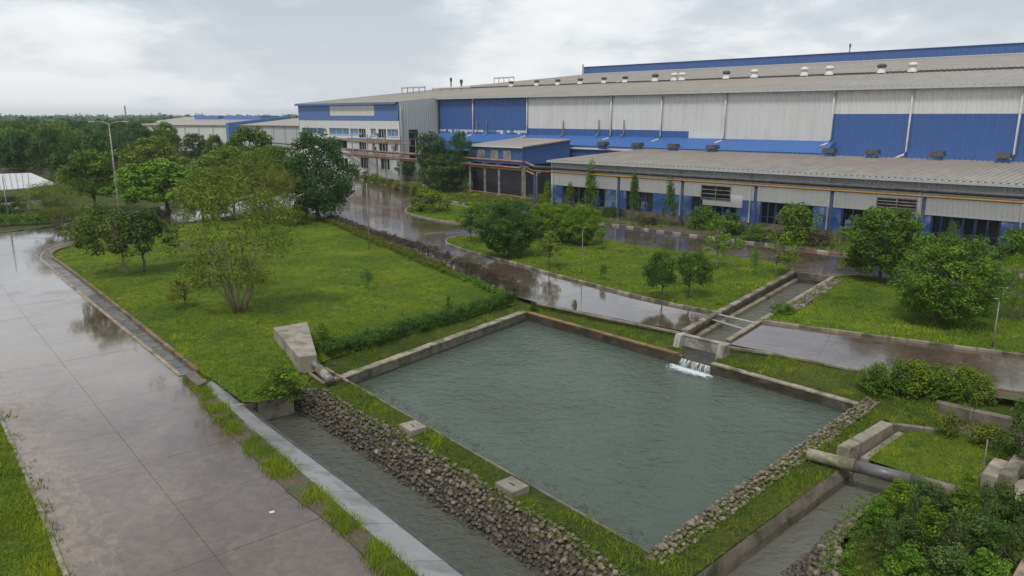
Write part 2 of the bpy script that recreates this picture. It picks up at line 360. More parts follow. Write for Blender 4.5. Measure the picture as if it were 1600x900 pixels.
def sheet(name, outer, holes, zf, m, step, extra=None, parent=None, bstep=None, **props):
    """triangulated sheet with holes; zf(x array, y array) gives the heights"""
    rings = [densify(outer, bstep or step)]+[densify(h, bstep or step) for h in holes]
    V = []; E_ = []
    for r in rings:
        n = len(V); V += r; E_ += [(n+i, n+(i+1) % len(r)) for i in range(len(r))]
    xs = [p[0] for p in rings[0]]; ys = [p[1] for p in rings[0]]
    if extra is None:
        gx, gy = np.meshgrid(np.arange(min(xs), max(xs), step), np.arange(min(ys), max(ys), step))
        gx = (gx+rng.uniform(-.3, .3, gx.shape)*step).ravel(); gy = (gy+rng.uniform(-.3, .3, gy.shape)*step).ravel()
    else: gx, gy = extra
    k = inside(rings[0], gx, gy) & (segdist(rings[0], gx, gy) > step*.35)
    for h in rings[1:]: k &= ~inside(h, gx, gy) & (segdist(h, gx, gy) > step*.35)
    V += list(zip(gx[k].tolist(), gy[k].tolist()))
    r = geometry.delaunay_2d_cdt([Vector(v) for v in V], E_, [], 0, 1e-5)
    vs = np.array([tuple(v) for v in r[0]]); fs = np.array([tuple(f) for f in r[2]])
    c = vs[fs].mean(1); k = inside(rings[0], c[:, 0], c[:, 1])
    for h in rings[1:]: k &= ~inside(h, c[:, 0], c[:, 1])
    fs = fs[k]; z = zf(vs[:, 0], vs[:, 1])
    mb = MB(); mb.v = [(a, b, d) for (a, b), d in zip(vs.tolist(), np.broadcast_to(z, (len(vs),)).tolist())]; mb.f = [tuple(f) for f in fs.tolist()]
    # upward faces
    return mb.build(name, m, parent, smooth=True, **props)
def vnoise(x, y, s, seed=0):
    """cheap smooth value noise, numpy"""
    x = np.asarray(x)/s+seed*13.7; y = np.asarray(y)/s+seed*7.3
    xi = np.floor(x); yi = np.floor(y); fx = x-xi; fy = y-yi; fx = fx*fx*(3-2*fx); fy = fy*fy*(3-2*fy)
    h = lambda a, b: np.modf(np.abs(np.sin(a*127.1+b*311.7)*43758.5453))[0]
    return (h(xi, yi)*(1-fx)+h(xi+1, yi)*fx)*(1-fy)+(h(xi, yi+1)*(1-fx)+h(xi+1, yi+1)*fx)*fy
sstep = lambda t: (lambda q: q*q*(3-2*q))(np.clip(t, 0, 1))

# ------------------------------------------------------------------ plan of the site
PT = -.40                      # level of the pond's rim
PW = -.95                      # pond water
pond = [G(538, 592, PT), G(823, 489, PT), G(1343, 634, PT), G(1017, 864, PT)]
P2 = [v2(p) for p in pond]
LOW = [v2(q) for q in (pond[2], G(1400, 624, PT), G(1470, 622, PT), G(1640, 650, PT), G(1950, 700, PT), G(1950, 1300, PT), G(900, 1250, PT), pond[3])]
def zt(x, y):
    d = np.where(inside(P2, x, y), 0, segdist(P2, x, y)); d = np.minimum(d, np.where(inside(LOW, x, y), 0, segdist(LOW, x, y)+1.0))
    return PT*(1-sstep((d-1.3)/3.6))
def zt1(p): return float(zt(np.array([p[0]]), np.array([p[1]]))[0])
CWZ = -1.15                    # left canal water
can_top = [G(*q, -.42) for q in [(456, 612), (505, 608), (560, 645), (611, 669), (650, 694), (714, 730), (764, 761), (800, 783), (850, 811), (911, 850), (955, 886), (1010, 935), (1100, 1010)]]
can_bot = [G(*q, -1.25) for q in [(440, 640), (489, 664), (553, 709), (608, 748), (678, 796), (733, 834), (800, 876), (814, 890), (880, 940), (985, 1010)]]
apr_out = [G(320, 602, .02), G(372, 657, -.02), G(430, 702, -.05), G(650, 899, -.10), G(800, 1034, -.1)]
apr_in = [G(331, 594, .0), G(377, 630, -.18), G(405, 655, -.30), G(467, 702, -.42), G(561, 772, -.5), G(719, 897, -.55), G(890, 1030, -.55)]
left_hole = [v2(q) for q in apr_out]+[v2(can_top[-1])]+[v2(q) for q in reversed(can_top)]+[v2(G(400, 628, -.1)), v2(apr_in[0])]
# feeder channel
fd = [G(1074, 521), G(1244, 427.5), G(1299, 434), G(1134, 533)]
gA, gB = G(1069, 540, PT), G(1126, 554, PT)
_dP = (pond[2]-pond[1]).normalized()
gL = pond[1]+_dP*(G(1066, 556, PT)-pond[1]).dot(_dP); gR = pond[1]+_dP*(G(1114, 568, PT)-pond[1]).dot(_dP)
_ov = Vector((-_dP.y, _dP.x, 0)); _ov = _ov if _ov.y > 0 else -_ov
feed_hole = [v2(q) for q in (fd[0], fd[1], fd[2], fd[3], gB, gR+_ov*.04, gL+_ov*.04, gA)]
# right-hand channel
rc_l = [G(1103, 900, -.75), G(1325, 737, -.75), G(1358, 712, -.75), G(1408, 674, -.75)]
rc_hole = [v2(G(1010, 960, -.45)), v2(G(1083, 900, -.45)), v2(G(1318, 727, -.45)), v2(G(1312, 700, -.5)), v2(G(1385, 656, -.5)), v2(G(1412, 674, -.4)), v2(G(1355, 712, -.4)),
           v2(G(1440, 742, -.4)), v2(G(1405, 768, -.4)), v2(G(1345, 800, -.4)), v2(G(1300, 905, -.4)), v2(G(1230, 985, -.4))]
pit = [G(1463, 626, -.3), G(1650, 668, -.3), G(1590, 700, -.4), G(1475, 668, -.4)]
pit_hole = [v2(q) for q in pit]

kerb_out = smooth_path([G(*q) for q in [(285, 587), (247, 555), (165, 488), (110, 443), (80, 417), (66, 404), (72, 393), (95, 383), (125, 376), (165, 367), (300, 346), (420, 328), (470, 324)]], 4)
lawnA_path = smooth_path([G(*q, .1) for q in [(318, 584), (282, 555), (200, 490), (140, 443), (97, 411), (82, 401), (90, 392), (110, 386), (135, 380), (172, 371), (300, 350), (420, 332), (480, 328)]], 4)
lawnA = lawnA_path+[v2(G(*q, .1)) for q in [(500, 336), (540, 352), (600, 377), (660, 403), (720, 428), (780, 452), (808, 466), (700, 497), (600, 525), (520, 551), (497, 560), (480, 585), (455, 610), (405, 627), (380, 627), (335, 594)]]
lawnB = smooth_path([G(*q, .1) for q in [(1116, 487), (1060, 476), (1000, 463), (960, 453), (900, 437), (850, 424), (800, 409), (740, 394), (708, 384), (697, 379), (698, 374), (712, 370), (760, 366), (845, 361), (875, 360), (950, 374), (1012, 386), (1100, 395), (1162, 402), (1215, 410), (1232, 418), (1240, 427)]], 3)
lawnC = [v2(G(*q, .1)) for q in [(1187, 499), (1297, 437)]]+smooth_path([G(*q, .1) for q in [(1300, 436), (1330, 430), (1400, 436), (1500, 449), (1600, 463), (1800, 495), (2000, 525)]], 3)+smooth_path([G(*q, .1) for q in [(2000, 615), (1800, 580), (1600, 553), (1500, 540), (1400, 527), (1300, 514)]], 3)
isl = smooth_path([G(*q, .1) for q in [(722, 348), (690, 345), (655, 338), (634, 331), (640, 323), (665, 317), (705, 318), (740, 326), (765, 339), (722, 348)]], 3)[:-1]
isl2 = [v2(G(*q, .1)) for q in [(400, 262), (545, 268), (570, 279), (610, 287), (645, 299), (690, 309), (725, 318), (760, 322), (900, 318), (880, 305), (700, 288), (600, 262), (480, 248)]]
bed = [v2(G(*q, .1)) for q in [(905, 343), (1000, 356), (1100, 369), (1200, 381), (1310, 395), (1450, 411), (1600, 429), (1800, 455)]]+[v2(W(*q)) for q in [(20, 82), (-72, 82)]]
leftlawn = [v2(G(*q, .05)) for q in [(-110, 400), (-60, 520), (-5, 640), (45, 755), (100, 900), (150, 1010), (-900, 1010), (-1200, 560), (-600, 420)]]

# ------------------------------------------------------------------ ground: one sheet, with the basins cut out
rngx, rngy = np.meshgrid(np.arange(-26, 40, 1.0), np.arange(12, 62, 1.0))
far = np.exp(rng.uniform(math.log(60), math.log(3800), 1200)); fa = rng.uniform(0, 2*math.pi, 1200)
ex = (np.concatenate([rngx.ravel()+rng.uniform(-.3, .3, rngx.size), far*np.cos(fa)]), np.concatenate([rngy.ravel()+rng.uniform(-.3, .3, rngy.size), far*np.sin(fa)]))
big = [(4200*math.cos(t*math.pi/16), 4200*math.sin(t*math.pi/16)) for t in range(32)]
ground = sheet('ground', big, [P2, left_hole, feed_hole, rc_hole, pit_hole], lambda x, y: zt(x, y)-.03+.035*(vnoise(x, y, 1.7)-.5)*(segdist(P2, x, y) < 4), 'bank_grass', 1.0, ex, kind='structure')

# earth sides of every cut, and the subsoil under the site
_mb = MB()
for h_ in (P2, left_hole, feed_hole, rc_hole, pit_hole):
    R_ = densify(h_, 1.0)
    for i_ in range(len(R_)):
        a_, b_ = R_[i_-1], R_[i_]; _mb.poly([(*a_, zt1(a_)-.035), (*b_, zt1(b_)-.035), (*b_, -1.7), (*a_, -1.7)])
_mb.build('cut_bank', 'soil', kind='structure')
_mb = MB(); _mb.poly([(-60, 5, -1.69), (80, 5, -1.69), (80, 80, -1.69), (-60, 80, -1.69)]); _mb.build('subsoil', 'soil', kind='structure')
# ------------------------------------------------------------------ basins: beds, water
def flat(name, pts, z, m, parent=None, **k): mb = MB(); mb.poly([(p[0], p[1], z) for p in pts]); return mb.build(name, m, parent, **k)
FALL = G(1090, 569, PW)
MATS['pond_water'] = mat('pond_water', (.04, .07, .06), .05, water_mat((.060, .078, .059), tuple(FALL), 2.0, .045))
MATS['canal_water'] = mat('canal_water', (.06, .06, .045), .05, water_mat((.058, .060, .046), None, 2.4, .045))
MATS['stream_water'] = mat('stream_water', (.06, .06, .05), .05, water_mat((.095, .094, .076), None, 1.8, .08))
def ccw(p):
    a = sum(p[i-1][0]*p[i][1]-p[i][0]*p[i-1][1] for i in range(len(p))); return p if a > 0 else p[::-1]
flat('pond_water', ccw(P2), PW, 'pond_water', kind='structure')
lw = ccw([v2(q) for q in apr_in]+[v2(can_bot[-1])]+[v2(q) for q in reversed(can_bot)]+[v2(G(398, 634, -.9))])
mid_l = [v2(q) for q in apr_in]; 
flat('canal_water', ccw(left_hole), CWZ, 'canal_water', kind='structure')
flat('stream_water', ccw(rc_hole), -1.2, 'stream_water', kind='structure')
flat('channel_water', ccw(feed_hole), -.62, 'stream_water', kind='structure')

# ------------------------------------------------------------------ roads of concrete slabs
def clip(subject, cell):
    """clip polygon subject by convex CCW cell"""
    out = [tuple(p) for p in subject]
    for i in range(len(cell)):
        a, b = cell[i], cell[(i+1) % len(cell)]; inp, out = out, []
        f = lambda p: (b[0]-a[0])*(p[1]-a[1])-(b[1]-a[1])*(p[0]-a[0])
        for j in range(len(inp)):
            p, q = inp[j-1], inp[j]; fp, fq = f(p), f(q)
            if fq >= 0:
                if fp < 0: t = fp/(fp-fq); out.append((p[0]+(q[0]-p[0])*t, p[1]+(q[1]-p[1])*t))
                out.append(q)
            elif fp >= 0: t = fp/(fp-fq); out.append((p[0]+(q[0]-p[0])*t, p[1]+(q[1]-p[1])*t))
        if len(out) < 3: return []
    return out
def area(p): return abs(sum(p[i-1][0]*p[i][1]-p[i][0]*p[i-1][1] for i in range(len(p))))/2
def slab_road(name, region, c0, e1, su, sv, u0, u1, v0, v1, skip=(), gap=.013, taken=()):
    root = setting(name)
    r2 = ccw([v2(p) for p in region]); e2 = (-e1[1], e1[0])
    mb = MB(); mb.poly([(p[0], p[1], -.022) for p in r2]); mb.build('joint_bed', 'joint', root)
    at = lambda a, b: (c0[0]+e1[0]*a+e2[0]*b, c0[1]+e1[1]*a+e2[1]*b)
    for i in range(u0, u1):
        for j in range(v0, v1):
            a0, b0 = i*su, j*sv; cell = [at(a0+gap/2, b0+gap/2), at(a0+su-gap/2, b0+gap/2), at(a0+su-gap/2, b0+sv-gap/2), at(a0+gap/2, b0+sv-gap/2)]
            cc = np.array(cell)
            if any(inside(s, cc[:, 0], cc[:, 1]).all() and segdist(s, cc[:, 0], cc[:, 1]).min() > .2 for s in skip): continue
            if any(inside(s, [cc[:, 0].mean()], [cc[:, 1].mean()]).all() for s in taken): continue
            q = clip(r2, cell) if not inside(r2, cc[:, 0], cc[:, 1]).all() else cell
            if len(q) < 3 or area(q) < .15: continue
            mb = MB(); z = random.uniform(-.004, .004); mb.prism(q, -.018, z); mb.build('slab', 'wet_concrete', root)
    return root
e1 = (.645, -.764)
RL = [G(-104, 400), G(-60, 500), G(-5, 640), G(105, 900), G(160, 1030), G(800, 1034), G(650, 899), G(430, 702), G(320, 602), G(285, 587), G(247, 555), G(165, 488), G(110, 443), G(80, 417), G(66, 404), G(60, 398)]
slab_road('left_road', RL, v2(G(182, 674)), e1, 4.0, 4.0, -15, 8, -1-1, 3)
RC = [G(-700, 418), G(-104, 400), G(60, 398), G(72, 393), G(95, 383), G(125, 376), G(165, 367), G(300, 346), G(420, 328), G(470, 324), G(505, 312), G(505, 297), G(400, 304), G(250, 322), G(120, 347), G(0, 363), G(-700, 385)]
ec = (Vector(v2(G(60, 398)))-Vector(v2(G(420, 328)))).normalized()
slab_road('cross_road', RC, v2(G(125, 376)), tuple(ec), 4.5, 4.5, -16, 22, -6, 6)
RM = [G(505, 297), G(505, 312), G(470, 324), G(500, 338), G(600, 378), G(720, 430), G(800, 462), G(838, 472), G(950, 495), G(1067, 517), G(1119, 488), G(1244, 426.5), G(1300, 433.5), G(1330, 430), G(1400, 436), G(1600, 463), G(1850, 502), G(1850, 462),
      G(1600, 430), G(1450, 412), G(1310, 396), G(1100, 370), G(1000, 357), G(905, 344), G(880, 325), G(725, 318), G(645, 299), G(570, 279), G(545, 268), G(400, 262), G(400, 285)]
em = (Vector(v2(G(800, 435)))-Vector(v2(G(975, 477)))).normalized()
slab_road('main_road', RM, v2(G(975, 477)), tuple(em), 4.5, 4.5, -16, 26, -16, 4, skip=(lawnB, isl, lawnA))
RR = [G(1137, 537), G(1187, 503), G(1300, 518), G(1400, 531), G(1600, 557), G(1850, 592), G(2000, 618), G(2000, 672), G(1850, 650), G(1600, 612), G(1470, 593), G(1345, 577)]
er = (Vector(v2(G(1600, 557)))-Vector(v2(G(1300, 518)))).normalized()
slab_road('right_road', RR, v2(G(1300, 518)), tuple(er), 4.5, 2.35, -4, 10, -4, 2)

# ------------------------------------------------------------------ lawns
def lawn(name, poly, step, amp=.09, z0=.10, m='lawn', edge=.6, kind='structure'):
    p = ccw([v2(q) for q in poly])
    def zf(x, y):
        e = np.clip(segdist(p, x, y)/edge, 0, 1)
        return zt(x, y)+z0*(.6+.4*e)+e*amp*((vnoise(x, y, 2.6, 1)-.5)+.6*(vnoise(x, y, 1.1, 2)-.5)+(vnoise(x, y, 8, 3)-.5)*2.2)
    return sheet(name, p, [], zf, m, step, kind=kind), zf, p
_, zfA, pA = lawn('lawn', lawnA, .75, .11)
_, zfB, pB = lawn('lawn', lawnB, .9)
_, zfC, pC = lawn('lawn', lawnC, .9)
_, zfI, pI = lawn('lawn', isl, 1.0, .05)
_, zfI2, pI2 = lawn('planting_bed', isl2, 2.5, .05, m='ground')
_, zfBed, pBed = lawn('planting_bed', bed, 2.0, .08, m='soil')
_, zfL, pL = lawn('lawn', leftlawn, .8, .08)

# ------------------------------------------------------------------ kerbs and walls made of blocks
def along(path, step):
    """points every step along a polyline"""
    P = [Vector(v2(p)) for p in path]; out = [P[0]]; acc = 0
    for i in range(len(P)-1):
        a, b = P[i], P[i+1]; l = (b-a).length
        if l < 1e-6: continue
        t = step-acc
        while t <= l: out.append(a.lerp(b, t/l)); t += step
        acc = (acc+l) % step
    return out
def blocks(root, name, path, step, width, z0, z1, mats, side=0, gap=.02, jig=.012, zf=None, cham=.02, coll=None):
    pts = along(path, step); n = 0
    if (Vector(v2(path[-1]))-pts[-1]).length > .3: pts.append(Vector(v2(path[-1])))
    for i in range(len(pts)-1):
        a, b = pts[i], pts[i+1]; d = (b-a).normalized(); s = Vector((-d.y, d.x)); a2 = a+d*gap/2; b2 = b-d*gap/2
        w0 = -width/2+side*width/2; w1 = w0+width; j = random.uniform(-jig, jig); w0 += j; w1 += j
        h = z1+random.uniform(-jig, jig)*.6; zo = zt1((a+b)/2)*0 if zf is None else zf((a+b)/2)
        q = [a2+s*w0, b2+s*w0, b2+s*w1, a2+s*w1]; c = cham; 
        q2 = [a2+s*(w0+c)+d*c*.5, b2+s*(w0+c)-d*c*.5, b2+s*(w1-c)-d*c*.5, a2+s*(w1-c)+d*c*.5]
        mb = MB(); lo = [(p.x, p.y, z0+zo) for p in q]; md = [(p.x, p.y, h-c+zo) for p in q]; up = [(p.x, p.y, h+zo) for p in q2]
        k = 0; mb.v = lo+md+up
        mb.f = [(3, 2, 1, 0), (8, 9, 10, 11)]+[(i_, (i_+1) % 4, 4+(i_+1) % 4, 4+i_) for i_ in range(4)]+[(4+i_, 4+(i_+1) % 4, 8+(i_+1) % 4, 8+i_) for i_ in range(4)]
        mb.build(name, mats[(i+n) % len(mats)], root)
def wallthing(name, label, cat, path, step, width, z0, z1, mats, block='block', **k):
    mid = path[len(path)//2]; t = thing(name, label, cat, (mid[0], mid[1], 0)); blocks(t, block, path, step, width, z0, z1, mats, **k); return t
gutL = smooth_path([G(*q) for q in [(285, 587), (247, 555), (165, 488), (110, 443), (80, 417), (66, 404), (72, 393), (95, 383), (125, 376)]], 4)
gutR = smooth_path([G(*q, .12) for q in [(312, 579), (282, 554), (200, 489), (140, 442), (97, 410), (82, 400), (90, 391), (110, 385), (130, 381)]], 4)
wallthing('kerb', 'ochre concrete kerb between the wide left road and the sunken gutter', 'kerb', gutL, 1.2, .20, -.1, .06, ['kerb_ochre'], side=1)
wallthing('kerb', 'rusty mossy raised kerb edging the big left lawn beside the gutter', 'kerb', gutR, 1.0, .22, -.2, .20, ['kerb_rust', 'kerb_rust', 'concrete_old'], side=1)
# gutter slabs between the two kerbs
g = setting('gutter'); ga = along(gutL, 1.5)
gr = [Vector(v2(p)) for p in gutR]
for i in range(len(ga)-1):
    def near(p): 
        best = min(((q-p).length, q) for q in [Vector(v2(w)) for w in densify(gutR, .4, False)]); return best[1]
    a, b = ga[i], ga[i+1]; c, d = near(b), near(a); e = (b-a).normalized()*.02
    mb = MB(); mb.prism(ccw([v2(a+e), v2(b-e), v2(c-e), v2(d+e)]), -.015, .012+random.uniform(-.008, .008)); mb.build('slab', 'gutter_slab', g)
# far and island kerbs
wallthing('kerb', 'brown kerb along the near edge of the middle lawn by the wet road', 'kerb', pB_near := smooth_path([G(*q, .1) for q in [(1116, 488), (1060, 477), (1000, 464), (960, 454), (900, 438), (850, 425), (800, 410), (740, 395), (708, 385), (696, 380), (697, 373.5), (712, 369.5), (760, 366)]], 4), 1.2, .22, -.1, .17, ['coping', 'concrete_old'], side=-1)
wallthing('kerb', 'grey kerb along the near edge of the right lawn', 'kerb', smooth_path([G(*q, .1) for q in [(1188, 501), (1300, 516), (1400, 529), (1500, 542), (1600, 555), (1800, 582)]], 3), 1.2, .22, -.1, .17, ['coping', 'concrete', 'concrete_old'], side=0)
wallthing('kerb', 'pale curved kerb round the small planted island', 'kerb', isl+[isl[0]], 1.3, .2, -.1, .16, ['kerb_white', 'concrete'], side=0)
wallthing('kerb', 'black and cream painted kerb in front of the low shed', 'kerb', smooth_path([G(*q, .1) for q in [(915, 345.5), (1000, 357), (1100, 370), (1200, 382), (1258, 389)]], 4), 1.1, .22, -.1, .2, ['kerb_white', 'kerb_black'])
wallthing('kerb', 'red painted kerb behind the right lawn before the low shed', 'kerb', smooth_path([G(*q, .1) for q in [(1259, 389.2), (1310, 396), (1450, 412), (1600, 430)]], 4), 1.2, .22, -.1, .2, ['kerb_red', 'kerb_white'])
wallthing('kerb', 'broken white kerb before the yellow shrubs by the office block', 'kerb', smooth_path([G(*q, .1) for q in [(548, 270), (570, 279), (610, 288), (645, 300), (690, 310), (725, 319)]], 4), 1.3, .22, -.1, .17, ['kerb_white', 'concrete', 'kerb_black'])
wallthing('kerb', 'thin pale kerb between the wet road and the pond strip', 'kerb', smooth_path([G(*q, .02) for q in [(838, 473), (900, 486), (950, 496.5), (1000, 506), (1062, 519)]], 3), 1.3, .14, -.1, .035, ['concrete'])
wallthing('kerb', 'thin pale kerb between the right road and the shrub bank', 'kerb', smooth_path([G(*q, .02) for q in [(1140, 541), (1240, 557), (1345, 578), (1470, 595), (1600, 614), (1800, 645)]], 3), 1.3, .14, -.1, .035, ['concrete'])
wallthing('kerb', 'broken concrete kerb at the left lawn corner', 'kerb', [v2(G(*q)) for q in [(-60, 520), (-5, 640), (45, 755), (103, 900), (150, 1005)]], 1.4, .16, -.1, .07, ['concrete', 'coping'], side=0)
wallthing('kerb', 'mossy low kerb on the far side of the cross road by the hedge', 'kerb', smooth_path([G(*q, .05) for q in [(-300, 393), (0, 363.5), (120, 347.5), (250, 322.5)]], 4), 2.0, .22, -.1, .12, ['concrete_old'])

# pond walls
def pondwall(label, a, b, outer, zc0=PW-.25, top=.06, w=.34, m='coping', face='concrete_old', step=1.15, za=0, zb=0):
    """concrete wall with coping blocks; a, b rim points"""
    a, b = Vector(v2(a)), Vector(v2(b)); d = (b-a).normalized(); s = Vector((-d.y, d.x))*outer
    t = thing('retaining_wall', label, 'wall', ((a.x+b.x)/2, (a.y+b.y)/2, PT))
    q = [a, b, b+s*(w-.03), a+s*(w-.03)]
    MB().prism(ccw([v2(p) for p in q]), zc0, PT+top-.09).build('wall_face', face, t)
    o3 = s*-.006; MB().prism(ccw([v2(p) for p in (a+o3, b+o3, b+s*.02, a+s*.02)]), PW-.1, PW+.11).build('wet_stain', 'dark_concrete', t)
    mid = s*(w/2-.03); blocks(t, 'coping_block', [v2(a+mid), v2(b+mid)], step, w, PT+top-.088, PT+top, [m], gap=.025, jig=.012)
    return t
pondwall('concrete wall along the far left side of the pond by the clipped hedge', pond[0]+Vector((-.35, -.5, 0)), pond[1], 1, w=.5, top=.12)
gateL, gateR = G(1066, 556, PT), G(1114, 566, PT)
dP = (pond[2]-pond[1]).normalized()
kL = (gateL-pond[1]).dot(dP); kR = (G(1114, 568, PT)-pond[1]).dot(dP); pass
pondwall('rust stained concrete wall of the pond, left of the little waterfall', pond[1], gL, 1, m='kerb_rust', top=.08)
pondwall('low concrete wall of the pond, right of the little waterfall', gR, pond[2]+dP*.3, 1, m='coping', top=.08)
t = thing('pond_lip', 'thin low concrete lip along the grassy near side of the pond', 'lip', ((pond[0]+pond[3])/2))
dN = (pond[3]-pond[0]).normalized(); sN = Vector((-dN.y, dN.x, 0))*-1
blocks(t, 'block', [v2(pond[0]), v2(pond[3])], 2.4, .11, PW-.3, PT+.02, ['concrete_old'], side=0, gap=.01)

# ------------------------------------------------------------------ stones
def make_stone(seed, flat_=.7):
    r = random.Random(seed); import bmesh
    bm = bmesh.new(); bmesh.ops.create_icosphere(bm, subdivisions=1, radius=.5)
    k = [r.uniform(.75, 1.15) for _ in range(3)]
    for v in bm.verts:
        f = r.uniform(.78, 1.12); v.co = Vector((v.co.x*k[0]*f, v.co.y*k[1]*f, v.co.z*k[2]*flat_*f))
    me = bpy.data.meshes.new('stone'); bm.to_mesh(me); bm.free(); return me
STONES = [make_stone(i) for i in range(14)]
def stone_bank(label, tops, bots, n, size, mats, limit=300, up=.0, cat='stone bank', name='stone_bank', nrm=0.5, dark_below=None, nearest=True, seed=1, cover=True, bedm='stone_dark'):
    """ruled slope between two polylines (3d), covered with stones; the nearest `limit` are parts, the rest one stuff part"""
    r = random.Random(seed)
    def atp(P, s):
        Ls = [0]
        for i in range(len(P)-1): Ls.append(Ls[-1]+(P[i+1]-P[i]).length)
        x = s*Ls[-1]
        for i in range(len(P)-1):
            if x <= Ls[i+1]+1e-6: return P[i].lerp(P[i+1], (x-Ls[i])/max(1e-6, Ls[i+1]-Ls[i]))
        return P[-1]
    c = (tops[0]+tops[-1])/2; t = thing(name, label, cat, (c.x, c.y, c.z))
    mb = MB(); K = 30
    for i in range(K+1):
        a, b = atp(tops, i/K), atp(bots, i/K); mb.v += [tuple(a-Vector((0, 0, .06))), tuple(b-Vector((0, 0, .06)))]
        if i: n0 = 2*i; mb.f.append((n0-2, n0-1, n0+1, n0))
    mb.build('bank_core', bedm, t)
    L_ = sum((tops[i+1]-tops[i]).length for i in range(len(tops)-1)); wd = (tops[0]-bots[0]).length*.5+(tops[-1]-bots[-1]).length*.5
    cols = max(2, int(L_/(size*.80))); rows = max(2, int(wd/(size*.78))+1); P = []
    for i in range(cols):
        for j in range(rows):
            s = (i+.5+r.uniform(-.35, .35)+(j % 2)*.5)/cols; w = (j+r.uniform(-.3, .3))/(rows-1)
            s = min(max(s, 0), 1); w = min(max(w, -.05), 1.05)
            a, b = atp(tops, s), atp(bots, s); p = a.lerp(b, w); sz = size*r.choice([.7, .85, 1, 1, 1.15, 1.35])
            m = mats[0] if w < .50+r.uniform(-.3, .3) else mats[-1]
            if len(mats) > 2 and w < .2 and r.random() < .5: m = mats[1]
            P.append((p+Vector((0, 0, r.uniform(-.01, .06))), sz, m, w))
    P.sort(key=lambda q: (q[0]-camo.location).length/q[1])
    cache = {}
    def stone_mesh(i, m):
        if (i, m) not in cache:
            me = STONES[i].copy(); me.materials.append(MATS[m]); cache[i, m] = me
        return cache[i, m]
    rest = {}
    for q, (p, sz, m, w) in enumerate(P):
        i = r.randrange(len(STONES)); rot = (r.uniform(-.5, .5), r.uniform(-.5, .5), r.uniform(0, 6.28)); scl = Vector((sz, sz*r.uniform(.7, 1.1), sz*r.uniform(.75, 1.1)))
        if q < limit:
            o = bpy.data.objects.new('stone', stone_mesh(i, m)); COL.objects.link(o); o.parent = t; o.location = p-t.location; o.rotation_euler = rot; o.scale = scl
        else:
            from mathutils import Euler
            R_ = Euler(rot).to_matrix(); mb = rest.setdefault(m, MB()); n0 = len(mb.v)
            mb.v += [tuple(R_ @ Vector((v.co.x*scl.x, v.co.y*scl.y, v.co.z*scl.z))+p) for v in STONES[i].vertices]
            mb.f += [tuple(n0+k for k in f.vertices) for f in STONES[i].polygons]
    if rest:
        mbA = MB(); mats_ = list(rest); idx = []
        for k, m in enumerate(mats_):
            n0 = len(mbA.v); mbA.v += rest[m].v; mbA.f += [tuple(n0+a for a in f) for f in rest[m].f]; idx += [k]*len(rest[m].f)
        o = mbA.build('small_stones', mats_, t, kind='stuff'); o.data.polygons.foreach_set('material_index', idx)
    return t
stone_bank('rough rubble stone bank sloping down from the grass strip to the left canal', can_top, can_bot, 0, .225, ['stone', 'stone_warm', 'stone_dark'], seed=3)
rw_o = [pond[2]+Vector((.35, .35, 0)), pond[3]+Vector((.1, -.12, 0))]
dR = (pond[3]-pond[2]).normalized(); sR = Vector((-dR.y, dR.x, 0)); sR = sR if sR.x > 0 else -sR
stone_bank('low wall of rough warm brown stones along the right side of the pond', [pond[2]-dR*.9+sR*.02+Vector((0, 0, .12)), pond[3]+sR*.02+Vector((0, 0, .12))], [pond[2]-dR*.9+sR*.55+Vector((0, 0, .03)), pond[3]+dR*.25+sR*.6+Vector((0, 0, -.02))], 0, .20, ['stone_warm', 'stone', 'stone_warm'], cat='stone wall', name='stone_wall', seed=5, bedm='soil')
MB().prism(ccw([v2(pond[2]-dR*.3), v2(pond[3]+dR*.3), v2(pond[3]+dR*.3+sR*.3), v2(pond[2]-dR*.3+sR*.3)]), PW-.3, PT-.02).build('wall_face', 'concrete_old', bpy.data.objects['stone_wall'])
stone_bank('rubble stones on the near bank of the right canal beside the big bushes', [G(1392, 775, -.35), G(1345, 800, -.35), G(1310, 850, -.35), G(1305, 905, -.35), G(1240, 985, -.35)], [G(1370, 790, -1.25), G(1310, 822, -1.25), G(1250, 880, -1.25), G(1205, 920, -1.25), G(1140, 985, -1.25)], 0, .26, ['stone', 'stone_warm', 'stone_dark'], seed=8)
stone_bank('thin strip of broken stones beside the feeder channel at the right lawn', [G(1301, 438, .12), G(1222, 484, .12)], [G(1314, 440, .14), G(1236, 489, .14)], 0, .38, ['stone', 'stone_warm', 'stone'], seed=9, bedm='soil')

# ------------------------------------------------------------------ left canal: apron slab, inner wall, end wall
t = thing('concrete_apron', 'long wet grey concrete apron strip between the grass verge and the left canal', 'apron', tuple(apr_out[2]))
def ruled(A, B, n):
    def at(P, s):
        Ls = [0]
        for i in range(len(P)-1): Ls.append(Ls[-1]+(P[i+1]-P[i]).length)
        x = s*Ls[-1]
        for i in range(len(P)-1):
            if x <= Ls[i+1]+1e-6: return P[i].lerp(P[i+1], (x-Ls[i])/max(1e-6, Ls[i+1]-Ls[i]))
        return P[-1]
    return [(at(A, i/n), at(B, i/n)) for i in range(n+1)]
ru = ruled(apr_out, apr_in, 9)
for i in range(9):
    a, b = ru[i]; c, d = ru[i+1]; e = (c-a).normalized()*.012; dn = Vector((0, 0, -.12))
    q = [a+e, c-e, d-e, b+e]; MB().hexa([p+dn for p in q], q).build('slab', 'wet_apron', t)
inn = smooth_path(apr_in, 3)
t = thing('canal_wall', 'dark wet inner wall of the left canal below the grey apron', 'wall', tuple(apr_in[3]))
